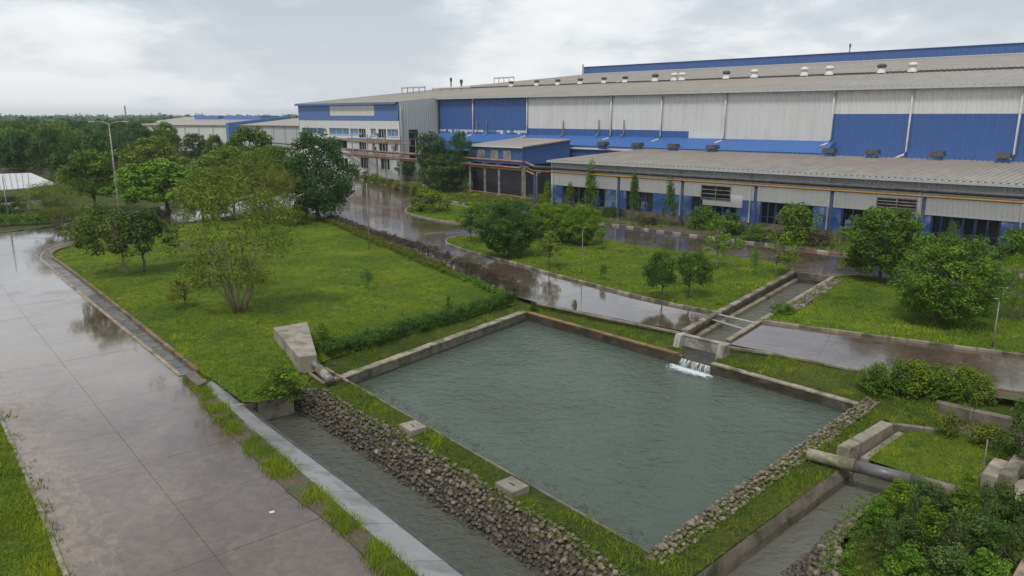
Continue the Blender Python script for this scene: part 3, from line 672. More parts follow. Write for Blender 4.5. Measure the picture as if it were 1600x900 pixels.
for i in range(len(apr_in)-1):
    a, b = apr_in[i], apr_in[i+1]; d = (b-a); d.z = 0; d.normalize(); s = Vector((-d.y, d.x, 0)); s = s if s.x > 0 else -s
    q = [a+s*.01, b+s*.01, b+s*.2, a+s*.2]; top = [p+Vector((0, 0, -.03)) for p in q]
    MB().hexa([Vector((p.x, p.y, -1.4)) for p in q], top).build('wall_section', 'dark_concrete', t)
ea, eb = G(372, 634, -.1), G(458, 614, -.1)
t = thing('end_wall', 'mossy concrete end wall closing the left canal below the dark bush', 'wall', tuple(ea))
dd = (eb-ea).normalized(); ss = Vector((-dd.y, dd.x, 0)); ss = ss if ss.y > 0 else -ss
MB().hexa([Vector((p.x, p.y, -1.4)) for p in (ea, eb, eb+ss*.25, ea+ss*.25)], [p for p in (ea, eb, eb+ss*.25, ea+ss*.25)]).build('wall_face', 'coping', t)
# cover slab at the end of the gutter
t = thing('channel_cover', 'mossy concrete cover slab where the gutter ends at the apron', 'cover', tuple(G(305, 592)))
a, b, c, d = G(288, 584, .3), G(304, 579, .3), G(322, 597, .28), G(309, 602, .28)
MB().hexa([Vector((p.x, p.y, .02)) for p in (a, d, c, b)], [a, d, c, b]).build('cover_slab', 'concrete_old', t)
a, b = G(309, 601, .02), G(321, 598, .02); MB().beam(a+Vector((0, 0, .08)), b+Vector((0, 0, .08)), .3, .16).build('end_stone', 'coping', t)

# trapezoid headwall block with pipe
t = thing('concrete_block', 'tapered concrete outfall block with a grey pipe leaving its narrow end', 'concrete block', tuple(G(470, 560, .1)))
zt_ = .95
q = [G(427, 512, zt_), G(466, 558, .75), G(495, 555, .75), G(480, 503, zt_)]
low = [Vector((p.x, p.y, -.15)) for p in q]
mid = (q[1]+q[2])/2
MB().hexa(low, q).build('block_body', 'concrete', t)
pa = G(479, 556, .42); pb = G(516, 594, -.02)
dirp = (pb-pa).normalized()
MB().tube([pa-dirp*.15, pa+dirp*.10], .36, 16).build('pipe_collar', 'dark_concrete', t, smooth=True)
p1 = pa.lerp(pb, .55)
t2 = thing('outfall_pipe', 'short grey pipe running from the tapered block down towards the pond corner', 'pipe', tuple(p1))
MB().tube([pa, p1], .21, 18).build('pipe_section', 'pipe_dark', t2, smooth=True)
MB().tube([p1, pb], .235, 18).build('pipe_section', 'metal_grey', t2, smooth=True)
t = thing('pipe_cradle', 'thin broken concrete strips round the outfall pipe end', 'concrete strip', tuple(G(508, 597, -.1)))
for i, (x0, y0, x1, y1) in enumerate([(470, 573, 505, 598), (505, 598, 535, 590), (508, 575, 545, 597)]):
    a, b = G(x0, y0, -.12), G(x1, y1, -.33); MB().beam(a, b, .12, .10).build('strip', 'coping', t)

# manhole blocks on the strip
for x, y, lab in [(645, 672, 'square concrete manhole block on the grass strip, the farther one'), (800, 765, 'square concrete manhole block on the grass strip, the nearer one')]:
    c = G(x, y, PT); ang = math.atan2(dN.y, dN.x); t = thing('manhole_block', lab, 'manhole', tuple(c))
    def R2(u, v): return (c.x+math.cos(ang)*u-math.sin(ang)*v, c.y+math.sin(ang)*u+math.cos(ang)*v)
    hx, hy, ix, iy = .50, .40, .16, .045; z0, z1 = PT-.1, PT+.22
    for (u0, u1, v0, v1) in [(-hx, hx, -hy, -iy), (-hx, hx, iy, hy), (-hx, -ix, -iy, iy), (ix, hx, -iy, iy)]:
        pass
    mb = MB()
    o_ = [R2(u, v) for u, v in ((-hx, -hy), (hx, -hy), (hx, hy), (-hx, hy))]; i_ = [R2(u, v) for u, v in ((-ix, -iy), (ix, -iy), (ix, iy), (-ix, iy))]
    mb.v = [(*p, z0) for p in o_]+[(*p, z1) for p in o_]+[(*p, z1) for p in i_]+[(*p, z1-.15) for p in i_]
    for k in range(4):
        j = (k+1) % 4; mb.f += [(k, j, 4+j, 4+k), (4+k, 4+j, 8+j, 8+k), (8+k, 8+j, 12+j, 12+k)]
    mb.f.append((12, 13, 14, 15)); mb.build('block', 'concrete', t)
    MB().box(R2(0, 0), .12, .06, z1-.15, z1-.02, ang+.6).build('lifting_bar', 'metal_dark', t)

# ------------------------------------------------------------------ feeder channel, gate, weir
def two(a, b): return [v2(a), v2(b)]
fl = thing('channel_wall', 'left wall of the feeder channel with stepped coping blocks and inner ledge', 'wall', tuple((fd[0]+fd[1])/2))
d = (fd[1]-fd[0]).normalized(); s = Vector((-d.y, d.x, 0)); s = s if s.x < 0 else -s
MB().hexa([p+Vector((0, 0, -1.1)) for p in (fd[0], fd[1], fd[1]+s*.35, fd[0]+s*.35)], [p+Vector((0, 0, .12)) for p in (fd[0], fd[1], fd[1]+s*.35, fd[0]+s*.35)]).build('wall_face', 'concrete_old', fl)
blocks(fl, 'coping_block', two(fd[0]+s*.17, fd[1]+s*.17), 1.3, .42, .122, .24, ['coping', 'concrete_old'])
MB().hexa([p+Vector((0, 0, -1.1)) for p in (fd[0], fd[0]-s*.35, fd[1]-s*.35, fd[1])], [p+Vector((0, 0, -.36)) for p in (fd[0], fd[0]-s*.35, fd[1]-s*.35, fd[1])]).build('ledge', 'coping', fl)
fr = thing('channel_wall', 'right wall of the feeder channel with pale coping blocks', 'wall', tuple((fd[2]+fd[3])/2))
d2 = (fd[2]-fd[3]).normalized(); s2 = Vector((-d2.y, d2.x, 0)); s2 = s2 if s2.x > 0 else -s2
MB().hexa([p+Vector((0, 0, -1.1)) for p in (fd[3], fd[3]+s2*.3, fd[2]+s2*.3, fd[2])], [p+Vector((0, 0, .06)) for p in (fd[3], fd[3]+s2*.3, fd[2]+s2*.3, fd[2])]).build('wall_face', 'concrete_old', fr)
blocks(fr, 'coping_block', two(fd[3]+s2*.14, fd[2]+s2*.14), 1.3, .34, .062, .16, ['coping', 'concrete'])
fe = thing('channel_wall', 'dark stepped end wall of the feeder channel at the far road', 'wall', tuple((fd[1]+fd[2])/2))
d3 = (fd[2]-fd[1]).normalized(); s3 = Vector((-d3.y, d3.x, 0)); s3 = s3 if s3.y > 0 else -s3
blocks(fe, 'coping_block', two(fd[1]+s3*.1, fd[2]+s3*.1), 1.5, .3, -1.0, .14, ['concrete_old'])
blocks(fe, 'ledge_block', two(fd[1]-s3*.3, fd[2]-s3*.3), 1.7, .5, -1.0, -.25, ['dark_concrete'])
# culvert opening in the water, with small post
c = G(1212, 477, -.62); mb = MB(); 
t = thing('culvert_mouth', 'small dark culvert opening with a short post inside the feeder channel', 'culvert', tuple(c))
MB().hexa([c-d2*1.0-s2*.1+Vector((0, 0, -.3)), c+d2*1.0-s2*.1+Vector((0, 0, -.3)), c+d2*1.0+s2*.9+Vector((0, 0, -.3)), c-d2*1.0+s2*.9+Vector((0, 0, -.3))],
          [c-d2*1.0-s2*.1+Vector((0, 0, .12)), c+d2*1.0-s2*.1+Vector((0, 0, .12)), c+d2*1.0+s2*.9+Vector((0, 0, .2)), c-d2*1.0+s2*.9+Vector((0, 0, .2))]).build('opening', 'metal_dark', t)
MB().box(v2(c-s2*.2-d2*.2), .14, .14, -1, -.25).build('post', 'concrete', t)
# rails over the channel
t = thing('channel_grate', 'pale trash rack of two rails and thin bars across the feeder channel', 'rack', tuple(G(1150, 498, .1)))
r0, r1 = G(1119, 490, .18), G(1184, 505, .18); q0, q1 = G(1112, 499, .0), G(1166, 515, -.1)
MB().beam(r0, r1, .06, .06).build('rail', 'metal_pale', t); MB().beam(q0, q1, .06, .06).build('rail', 'metal_pale', t)
for i in range(22):
    f = (i+.5)/22; MB().beam(r0.lerp(r1, f)-Vector((0, 0, .05)), q0.lerp(q1, f)-Vector((0, 0, .05)), .025, .025).build('bar', 'metal_grey', t)
# weir gate: two pillars and a panel
t = thing('weir_gate', 'pale concrete gate wall with two pillars at the mouth of the feeder channel', 'gate', tuple(G(1097, 545, -.2)))
A, B = G(1067, 522, .2), G(1128, 537, .2); dg = (B-A).normalized(); sg = Vector((-dg.y, dg.x, 0)); sg = sg if sg.y < 0 else -sg
A = gA.copy(); B = gB.copy(); A.z = B.z = 0; dg = (B-A).normalized(); sg = Vector((-dg.y, dg.x, 0)); sg = sg if sg.y < 0 else -sg
MB().hexa([A+Vector((0, 0, -.42)), B+Vector((0, 0, -.42)), B-sg*.22+Vector((0, 0, -.42)), A-sg*.22+Vector((0, 0, -.42))], [A+Vector((0, 0, .22)), B+Vector((0, 0, .22)), B-sg*.22+Vector((0, 0, .22)), A-sg*.22+Vector((0, 0, .22))]).build('gate_panel', 'concrete_pale', t)
MB().hexa([A+sg*.05+Vector((0, 0, .222)), B+sg*.05+Vector((0, 0, .222)), B-sg*.28+Vector((0, 0, .222)), A-sg*.28+Vector((0, 0, .222))], [A+sg*.05+Vector((0, 0, .28)), B+sg*.05+Vector((0, 0, .28)), B-sg*.28+Vector((0, 0, .28)), A-sg*.28+Vector((0, 0, .28))]).build('gate_cap', 'concrete_pale', t)
for P_, sgn in ((A, -1), (B, 1)):
    c = P_+dg*sgn*.22; q = [c-dg*.2+sg*.75, c+dg*.2+sg*.75, c+dg*.2-sg*.3, c-dg*.2-sg*.3]
    tp = [c-dg*.2+sg*.35, c+dg*.2+sg*.35, c+dg*.2-sg*.3, c-dg*.2-sg*.3]
    MB().hexa([p+Vector((0, 0, PT-.5)) for p in q], [p+Vector((0, 0, .30)) for p in tp]).build('pillar', 'concrete_pale', t)
# sill under the gate and the falling water
MB().hexa([A-sg*.3+Vector((0, 0, -1.6)), B-sg*.3+Vector((0, 0, -1.6)), gR+_ov*.02+Vector((0, 0, -1.2)), gL+_ov*.02+Vector((0, 0, -1.2))], [A-sg*.3+Vector((0, 0, -.60)), B-sg*.3+Vector((0, 0, -.60)), gR+_ov*.02+Vector((0, 0, -.16)), gL+_ov*.02+Vector((0, 0, -.16))]).build('weir_sill', 'dark_concrete', t)
def foam(t, b):
    L(t, mixc(t, noise(t, pos(t), 9, 4, .6), (.45, .52, .54), (.85, .88, .88)), b.inputs['Base Color']); b.inputs['Roughness'].default_value = .35
    b.inputs['Alpha'].default_value = 1
mat('foam', (.75, .8, .8), .4, foam)
wf = thing('waterfall', 'little white waterfall spilling from the feeder channel into the pond', 'waterfall', tuple(FALL))
mb = MB(); r = random.Random(4); wv = (gR-gL); 
sp = -s3*0
outv = Vector((dP.y, -dP.x, 0)); outv = outv if outv.y < 0 else -outv
for i in range(140):
    f = r.uniform(.02, .98); f = f if r.random() < .5 else round(f*7)/7+r.gauss(0, .02); f = min(max(f, .02), .98)
    p0 = gL+wv*f+Vector((0, 0, -.13)); w = r.uniform(.004, .014); dx = dP*r.uniform(-.08, .08); reach = r.uniform(.08, .36)
    pts = [p0-outv*.25, p0+outv*.02, p0+outv*reach*.6+dx*.5+Vector((0, 0, -.14)), p0+outv*reach+dx+Vector((0, 0, PW-PT+.13-.05))]
    mb.tube(pts, [w*.5, w, w*.8, w*1.3], 4)
mb.build('water_strand', 'foam', wf, smooth=True, kind='stuff')
mb = MB()
for i in range(1500):
    rr = abs(r.gauss(0, .30)); f = r.uniform(.0, 1.0); a_ = r.uniform(0, 6.28)
    c = gL+wv*f+outv*(.22+rr*1.1)+dP*r.gauss(-.1, .28); c.z = PW+.008
    s_ = r.uniform(.008, .035)*(1.25-min(1, rr)); pts = [(c.x+s_*2.4*math.cos(t_*1.257+a_)*r.uniform(.6, 1.3), c.y+s_*.8*math.sin(t_*1.257+a_)*r.uniform(.6, 1.3), c.z) for t_ in range(5)]
    mb.hexa(pts, [(x, y, z+s_*.4) for x, y, z in pts])
mb.build('foam_patch', 'foam', wf, kind='stuff')

# ------------------------------------------------------------------ right side works: walls, pipe, channel
def freewall(label, px, z0, z1, w, m, step=1.2, cat='wall', mats=None, cap=None):
    P_ = [G(*q, z1) for q in px]; t = thing('concrete_wall', label, cat, tuple(P_[0]))
    blocks(t, 'wall_block', [v2(p) for p in P_], step, w, z0, z1, mats or [m], cham=.03); return t
t = thing('channel_lining', 'brown concrete lining on the pond side of the right canal', 'lining', tuple(rc_l[0]))
a, b = G(1035, 940, -.45), G(1318, 727, -.45); a2, b2 = G(1062, 940, -.85), G(1334, 737, -.85)
for i in range(7):
    e = (b-a).normalized()*.012; p, q = a.lerp(b, i/7)+e, a.lerp(b, (i+1)/7)-e; p2, q2 = a2.lerp(b2, i/7)+e, a2.lerp(b2, (i+1)/7)-e
    MB().hexa([Vector((x.x, x.y, -1.5)) for x in (p, p2, q2, q)], [p+Vector((0, 0, .02)), p2, q2, q+Vector((0, 0, .02))]).build('lining_block', 'concrete_old', t)
freewall('thick pale wall of concrete blocks beside the channel above the big pipe', [(1318, 699), (1386, 659)], -1.4, .05, .5, 'coping', 1.0, mats=['coping', 'concrete'])
freewall('low dark concrete wall at the top edge of the small right lawn', [(1388, 660), (1466, 670)], -1.3, -.15, .22, 'concrete_old', 1.4)
freewall('flat grey concrete edge strip between the small right lawn and its channel', [(1352, 716), (1410, 676)], -1.3, -.42, .4, 'concrete', 2.0)
freewall('long dark retaining wall at the back of the sunken pit on the right', [(1463, 626), (1650, 668)], -1.3, -.30, .40, 'concrete_old', 1.6)
freewall('short stub of pale block wall by the thin post at the right', [(1546, 742), (1566, 716)], -.6, .35, .5, 'coping', .9, mats=['concrete', 'coping'])
freewall('long pale block wall with worn copings running off the right edge', [(1573, 742), (1600, 706), (1640, 650)], -.6, .45, .45, 'coping', .8, mats=['coping', 'concrete'])
flat('pit_floor', ccw(pit_hole), -1.0, 'soil', kind='structure')
pA_, pB_ = G(1262, 709, -.12), G(1500, 770, -.12)
t = thing('water_pipe', 'big concrete pipe crossing the right canal from the pond wall to the small lawn', 'pipe', tuple(pA_))
m1 = pA_.lerp(pB_, .32)
MB().tube([pA_, m1], .24, 22).build('pipe_section', 'coping', t, smooth=True)
MB().tube([m1-(pB_-pA_).normalized()*.06, m1+(pB_-pA_).normalized()*.06], .262, 22).build('pipe_joint', 'concrete_old', t, smooth=True)
MB().tube([m1, pA_.lerp(pB_, .7)], .242, 22).build('pipe_section', 'pipe_dark', t, smooth=True)
MB().tube([pA_.lerp(pB_, .7), pB_], .24, 22).build('pipe_section', 'concrete_old', t, smooth=True)
t = thing('drain_chute', 'small pale splayed chute dripping into the right canal under the pipe', 'chute', tuple(G(1290, 735, -.5)))
a, b, c, d = G(1273, 722, -.45), G(1288, 728, -.45), G(1330, 748, -1.05), G(1298, 752, -1.15)
MB().hexa([p-Vector((0, 0, .15)) for p in (a, d, c, b)], [a, d, c, b]).build('chute_slab', 'concrete_pale', t)
smF = [v2(G(*q, -.38)) for q in [(1357, 718), (1412, 678), (1475, 672), (1540, 691), (1600, 700), (1560, 745), (1520, 770), (1470, 757)]]
def zfF(x, y): return zt(x, y)+.04+.06*(vnoise(x, y, 1.5)-.5)
_f = sheet('lawn', ccw(smF), [], zfF, 'lawn', .6, kind='structure')
# brick edging under the right shrub row, soil bed
t = thing('brick_edging', 'low red brown brick edging below the right shrub row', 'edging', tuple(G(1450, 608)))
blocks(t, 'brick', smooth_path([G(*q, zt1(G(*q))) for q in [(1352, 597), (1400, 602), (1450, 607), (1500, 614), (1560, 622), (1640, 634)]], 3), .5, .16, -.2, .10, ['brick_edge'])
flat('soil_bed', ccw([v2(G(*q)) for q in [(1352, 597), (1450, 607), (1560, 622), (1640, 634), (1640, 622), (1560, 609), (1470, 596), (1350, 579)]]), .015, 'soil', kind='structure')
# tan parapet at the lower right corner, path at right
t = thing('parapet', 'tan concrete parapet at the lower right corner', 'parapet', tuple(G(1590, 890)))
MB().hexa([G(1570, 915, 0), G(1640, 960, 0), G(1680, 850, 0), G(1606, 850, 0)], [G(1580, 905, .6), G(1640, 950, .6), G(1690, 845, .6), G(1606, 856, .6)]).build('parapet_slab', 'kerb_ochre', t)
flat('footpath', ccw([v2(G(*q)) for q in [(1585, 752), (1585, 795), (1680, 800), (1680, 700), (1610, 745)]]), -.01, 'coping', kind='structure')
# verge soil
vg = [v2(G(*q)) for q in [(285, 588), (318, 601), (372, 657), (430, 702), (650, 899), (790, 1030), (700, 1030), (600, 900), (520, 822), (450, 770), (405, 722), (335, 655)]]
flat('verge', ccw(vg), .022, 'soil', kind='structure')

# ------------------------------------------------------------------ factory
def ribbed(u0, u1, p, z0, z1, pitch=.55, dep=.085, shape=.28, axis='u'):
    """corrugated vertical cladding facing the yard (towards -p); axis 'p' gives a wall along p at u=p (facing +u)"""
    mb = MB(); xs = []
    n = max(1, round(abs(u1-u0)/pitch)); st = (u1-u0)/n
    for i in range(n):
        a = u0+i*st; xs += [(a, 0), (a+st*(1-2*shape)/1, 0), (a+st*(1-1.5*shape), dep), (a+st*(1-.5*shape), dep)]
    xs.append((u1, 0))
    for (x, d) in xs:
        for z in (z0, z1):
            q = W(x, p-d, z) if axis == 'u' else W(p+d, x, z)
            mb.v.append(tuple(q))
    for i in range(len(xs)-1): k = 2*i; mb.f.append((k, k+2, k+3, k+1))
    return mb
def roofing(u0, u1, pa, za, pb, zb, pitch=.7, dep=.09):
    mb = MB(); n = max(1, round((u1-u0)/pitch)); st = (u1-u0)/n; xs = []
    for i in range(n): a = u0+i*st; xs += [(a, 0), (a+st*.62, 0), (a+st*.72, dep), (a+st*.9, dep)]
    xs.append((u1, 0))
    for x, d in xs: mb.v.append(tuple(W(x, pa, za+d))); mb.v.append(tuple(W(x, pb, zb+d)))
    for i in range(len(xs)-1): k = 2*i; mb.f.append((k, k+2, k+3, k+1))
    return mb
def ub(u0, u1, p0, p1, z0, z1): return MB().hexa([W(u0, p0, z0), W(u1, p0, z0), W(u1, p1, z0), W(u0, p1, z0)], [W(u0, p0, z1), W(u1, p0, z1), W(u1, p1, z1), W(u0, p1, z1)])
PM, ZE = 108.0, 16.72; SL = .096
S_ = 1.125
zs = lambda z: CH+(z-CH)*S_
zr = lambda p: ZE+.12+(p-PM)*SL
hall = thing('factory_hall', 'huge factory hall clad in white and blue ribbed sheets under a long grey roof', 'factory', tuple(W(-60, PM)))
UL, UR = -160.4, 36.0; UO = -122.6
PR = 211.0
ub(UO+.3, UR-.3, PM+.25, PR+90, 0, 16.3).build('inner_core', 'dark_wall', hall)
ub(UL+.3, UO-.3, 97.6, PR+90, 0, 15.2).build('inner_core', 'dark_wall', hall)
spx = [740, 825, 957, 1036, 1136, 1305, 1427]
su = [UO]+[FP(x, 150, PM)[0] for x in spx]+[-18.2, -6, 6, 20, UR]
for i in range(len(su)-1):
    a, b = su[i]+.03, su[i+1]-.03
    if i < 2: ribbed(a, b, PM, zs(10.6), ZE).build('wall_panel', 'clad_blue', hall)
    elif i < 4:
        ribbed(a, b, PM, zs(11.0), ZE).build('wall_panel', 'clad_white', hall); ribbed(a, b, PM+.01, zs(9.3), zs(11.0)).build('wall_panel', 'clad_blue', hall)
    elif i == 4:
        c = FP(1076, 210, PM)[0]; z1 = FP(1076, 205, PM)[1]
        ribbed(a, b, PM, z1, ZE).build('wall_panel', 'clad_white', hall)
        ribbed(a, c, PM+.01, zs(9.3), z1).build('wall_panel', 'clad_blue', hall); ribbed(c, b, PM, zs(9.3), z1).build('wall_panel', 'clad_white', hall)
    elif i == 5: ribbed(a, b, PM, zs(9.3), ZE).build('wall_panel', 'clad_white', hall)
    else:
        ribbed(a, b, PM, 13.3, ZE).build('wall_panel', 'clad_white', hall); ribbed(a, b, PM, zs(8.0), 13.3).build('wall_panel', 'clad_blue', hall)
for i in range(2):       # translucent dirty strip below the first blue bays
    for j in range(16):
        a = su[i]+(su[i+1]-su[i])*j/16; ub(a+.06, a+(su[i+1]-su[i])/16-.06, PM-.05, PM, zs(10.2)-random.choice([0, 0, .25]), zs(10.62)).build('light_panel', 'clad_white' if random.random() < .75 else 'glass_blue', hall)
    ub(su[i], su[i+1], PM+.02, PM+.2, zs(9.3), zs(10.6)).build('wall_panel', 'clad_blue', hall)
# roof in two laps, ridge monitor
VP_ = 143.5
roofing(UO-.3, UR, PM-.7, zr(PM-.7), VP_, zr(VP_), .8, .07).build('roof', 'roof_grey', hall)
roofing(UL-.3, UO-.3, 96.6, zr(96.6), VP_, zr(VP_), .8, .07).build('roof', 'roof_grey', hall)
roofing(UL-.3, UR, VP_-.4, zr(VP_)+.30, PR, zr(PR)+.3, .8, .07).build('roof', 'roof_grey', hall)
roofing(UL-.3, UR, PR, zr(PR)+.3, PR+90, 15.5, .8, .07).build('roof', 'roof_grey', hall)
ub(UL-.3, UR, VP_-.5, VP_-.32, zr(VP_)-.05, zr(VP_)+.24).build('roof_step', 'metal_dark', hall)
ub(UO-.3, UR, PM-.98, PM-.72, ZE-.28, ZE+.06).build('gutter', 'clad_grey', hall)
ub(UL-.3, UO-.3, 96.3, 96.56, 15.35, 15.7).build('gutter', 'office_blue', hall)
MB().hexa([W(UL-.35, 96.6, zr(96.6)-.3), W(UL-.1, 96.6, zr(96.6)-.3), W(UL-.1, PR, zr(PR)-.0), W(UL-.35, PR, zr(PR)-.0)], [W(UL-.35, 96.6, zr(96.6)+.12), W(UL-.1, 96.6, zr(96.6)+.12), W(UL-.1, PR, zr(PR)+.42), W(UL-.35, PR, zr(PR)+.42)]).build('verge_trim', 'clad_grey', hall)
ulm = FP(912, 118, PR)[0]
mon = ribbed(ulm, UR, PR, zr(PR)+.5, zr(PR)+2.6, 1.0, .06).build('ridge_monitor', 'clad_blue', hall)
MB().hexa([W(ulm, PR-.3, zr(PR)+2.6), W(UR, PR-.3, zr(PR)+2.6), W(UR, PR+12, zr(PR)+3.0), W(ulm+6, PR+12, zr(PR)+3.0)], [W(ulm, PR-.3, zr(PR)+2.75), W(UR, PR-.3, zr(PR)+2.75), W(UR, PR+12, zr(PR)+3.4), W(ulm+6, PR+12, zr(PR)+3.4)]).build('monitor_roof', 'roof_blue', hall)
ub(ulm, UR, PR-.02, PR+.6, zr(PR)+.32, zr(PR)+.52).build('monitor_base', 'clad_white', hall)
MB().tube([W(ulm, PR-.5, zr(PR)+.2), W(ulm, PR-.5, zr(PR)+3.6)], .22, 6).build('monitor_post', 'metal_grey', hall)
# downspouts
for i in range(1, len(su)-1):
    zb = zs(8.6) if i > 6 else zs(9.7)
    pts = [W(su[i], PM-.28, ZE-.1), W(su[i], PM-.25, zb+.5), W(su[i]-.25, PM-.6, zb), W(su[i]-.8, PM-1.6, zb-.35)]
    MB().tube(pts, .14, 8).build('downspout', 'metal_pale', hall, smooth=True)
for x, y0, y1 in [(880, 188, 213), (936, 187, 212), (975, 187, 213), (760, 190, 212), (745, 190, 212)]:
    u = FP(x, y0, PM-.4)[0]; z0 = FP(x, y1, PM-.4)[1]; z1 = FP(x, y0, PM-.4)[1]
    MB().tube([W(u, PM-.4, z1), W(u, PM-.4, z0+.4), W(u-.5, PM-.8, z0)], .11, 6).build('exhaust_pipe', 'metal_grey', hall)
# office block facade (plane p=86.3) and its side wall
PO = 97.1
def fu(x): return FP(x, 180, PO)[0]
uo = lambda x: fu(x)
for a, b, z0, z1, m in [(467, 515, 13.1, 15.6, 'office_blue'), (515.5, 585, 13.1, 15.6, 'clad_white'), (585.5, 622, 13.1, 15.6, 'office_blue'), (467, 622, 12.06, 13.08, 'office_blue')]:
    ribbed(uo(a), uo(b), PO, z0, z1, .6, .05).build('facade_panel', m, hall)
def zo(y, x=590): return FP(x, y, PO)[1]
wins = [(470, 505, 199.5, 208, 'glass_blue'), (513, 544, 200, 209, 'glass_blue'), (546, 558, 201, 209, 'glass_blue'), (559, 570, 201, 215, 'glass_dark'), (578, 586, 201, 211, 'glass_blue'), (590, 602, 201.5, 215, 'glass_dark'), (604, 621, 202, 212.5, 'glass_blue'),
        (513, 540, 219, 232, 'glass_dark'), (559, 570, 221.5, 234, 'glass_dark'), (580, 584, 224, 239, 'glass_dark'), (590, 604, 222, 237, 'glass_dark'), (615, 620, 223, 236, 'glass_dark'),
        (520, 540, 246, 262, 'glass_dark'), (560, 572, 246, 262, 'glass_dark'), (592, 606, 248, 264, 'glass_dark')]
# wall built of strips round the recessed windows
rows = [(199, 216), (219, 240), (244, 266)]
zprev = 12.05
for (ya, yb) in rows:
    zt0, zb0 = zo(ya), zo(yb)
    ub(uo(467), UO, PO, PO+.3, zt0, zprev).build('wall_band', 'plaster_white', hall)
    ws = sorted([w for w in wins if ya-.6 <= w[2] <= yb], key=lambda w: w[0]); cur = uo(467)
    for (x0, x1, y0, y1, m) in ws:
        a, b = uo(x0), uo(x1); z1, z0 = zo(y0, x0), zo(y1, x0); z1 = min(z1, zt0-.01); z0 = max(z0, zb0+.01)
        ub(cur, a, PO, PO+.3, zb0, zt0).build('wall_pier', 'plaster_white', hall); cur = b
        ub(a, b, PO, PO+.3, zb0, z0).build('wall_pier', 'plaster_white', hall); ub(a, b, PO, PO+.3, z1, zt0).build('wall_pier', 'plaster_white', hall)
        w = ub(a, b, PO+.2, PO+.24, z0, z1).build('window', m, hall)
        for k in range(1, 3 if b-a > 2 else 2):
            c = a+(b-a)*k/(3 if b-a > 2 else 2); ub(c-.07, c+.07, PO+.12, PO+.19, z0, z1).build('mullion', 'metal_pale', w)
        ub(a-.1, b+.1, PO-.12, PO-.005, z0-.12, z0).build('sill', 'plaster_white', w)
    ub(cur, UO, PO, PO+.3, zb0, zt0).build('wall_pier', 'plaster_white', hall); zprev = zb0
ub(uo(467), UO, PO, PO+.3, 0, zprev).build('wall_band', 'plaster_white', hall)
ub(uo(467), UO, PO-.5, PO-.01, zo(218.5)-.1, zo(217)+.05).build('sunshade', 'clad_grey', hall)
for i in range(9):       # wall-mounted cooling units and pipes
    x = [562, 575, 588, 598, 612, 566, 596, 610, 582][i]; y = [209, 213, 210, 219, 229, 241, 243, 240, 231][i]; a = uo(x); z = zo(y)
    ub(a, a+.9, PO-.45, PO-.02, z-.3, z+.3).build('cooling_unit', 'vent_white' if i % 2 else 'metal_grey', hall)
# side wall of office (faces +u) 
ribbed(PO, PM-.05, UO, 0, 15.4, .6, .05, axis='p').build('side_wall', 'clad_grey', hall)
mbx = MB(); mbx.poly([W(UO, PO, 15.4), W(UO, PM, 15.4), W(UO, PM, zr(PM)-.02), W(UO, PO, zr(PO)-.02)]); mbx.build('side_gable', 'clad_grey', hall)
MB().hexa([W(UO+.05, 99.5, 3.5), W(UO+.07, 99.5, 3.5), W(UO+.07, 101.8, 3.5), W(UO+.05, 101.8, 3.5)], [W(UO+.05, 99.5, 10.3), W(UO+.08, 99.5, 10.3), W(UO+.08, 101.8, 10.3), W(UO+.05, 101.8, 10.3)]).build('side_window', 'glass_dark', hall)
for k in range(5): MB().beam(W(UO+.12, 99.4, 4.2+k*1.4), W(UO+.12, 101.9, 4.2+k*1.4), .1, .14).build('transom', 'metal_grey', hall)
MB().tube([W(UO+.25, PO+.3, 15), W(UO+.25, PO+.3, 0)], .13, 6).build('downspout', 'metal_pale', hall)
MB().tube([W(UO+.25, PM-.5, 16), W(UO+.25, PM-.5, 9)], .13, 6).build('downspout', 'metal_dark', hall)
# end wall on the far left side
mbx = MB(); mbx.poly([W(UL, PR+89, 0), W(UL, PO, 0), W(UL, PO, zr(PO)), W(UL, PR, zr(PR)), W(UL, PR+89, 14.4)]); mbx.build('end_wall', 'clad_grey', hall)
# lean-to roof
lt = thing('lean_to', 'blue ribbed lean-to roof running along the foot of the big hall', 'lean-to', tuple(W(-70, 104.6)))
roofing(UO+.2, -39.6, 104.6, zs(8.55), PM-.06, zs(9.95), .5, .06).build('roof', 'roof_blue', lt)
ub(UO+.2, -39.6, 104.62, 104.8, 6.2, zs(8.5)).build('fascia', 'clad_blue', lt)
mbx = MB(); mbx.poly([W(-39.55, 104.6, 7.4), W(-39.55, PM-.08, 7.4), W(-39.55, PM-.08, zs(10.0)), W(-39.55, 104.6, zs(8.65))]); mbx.build('end_panel', 'clad_blue', lt)
ub(-39.4, UR, 104.5, PM-.08, zs(8.0), zs(8.16)).build('flashing', 'clad_white', lt)
ub(-84, UR, 104.2, 104.45, zs(8.02), zs(8.28)).build('gutter', 'clad_white', lt)

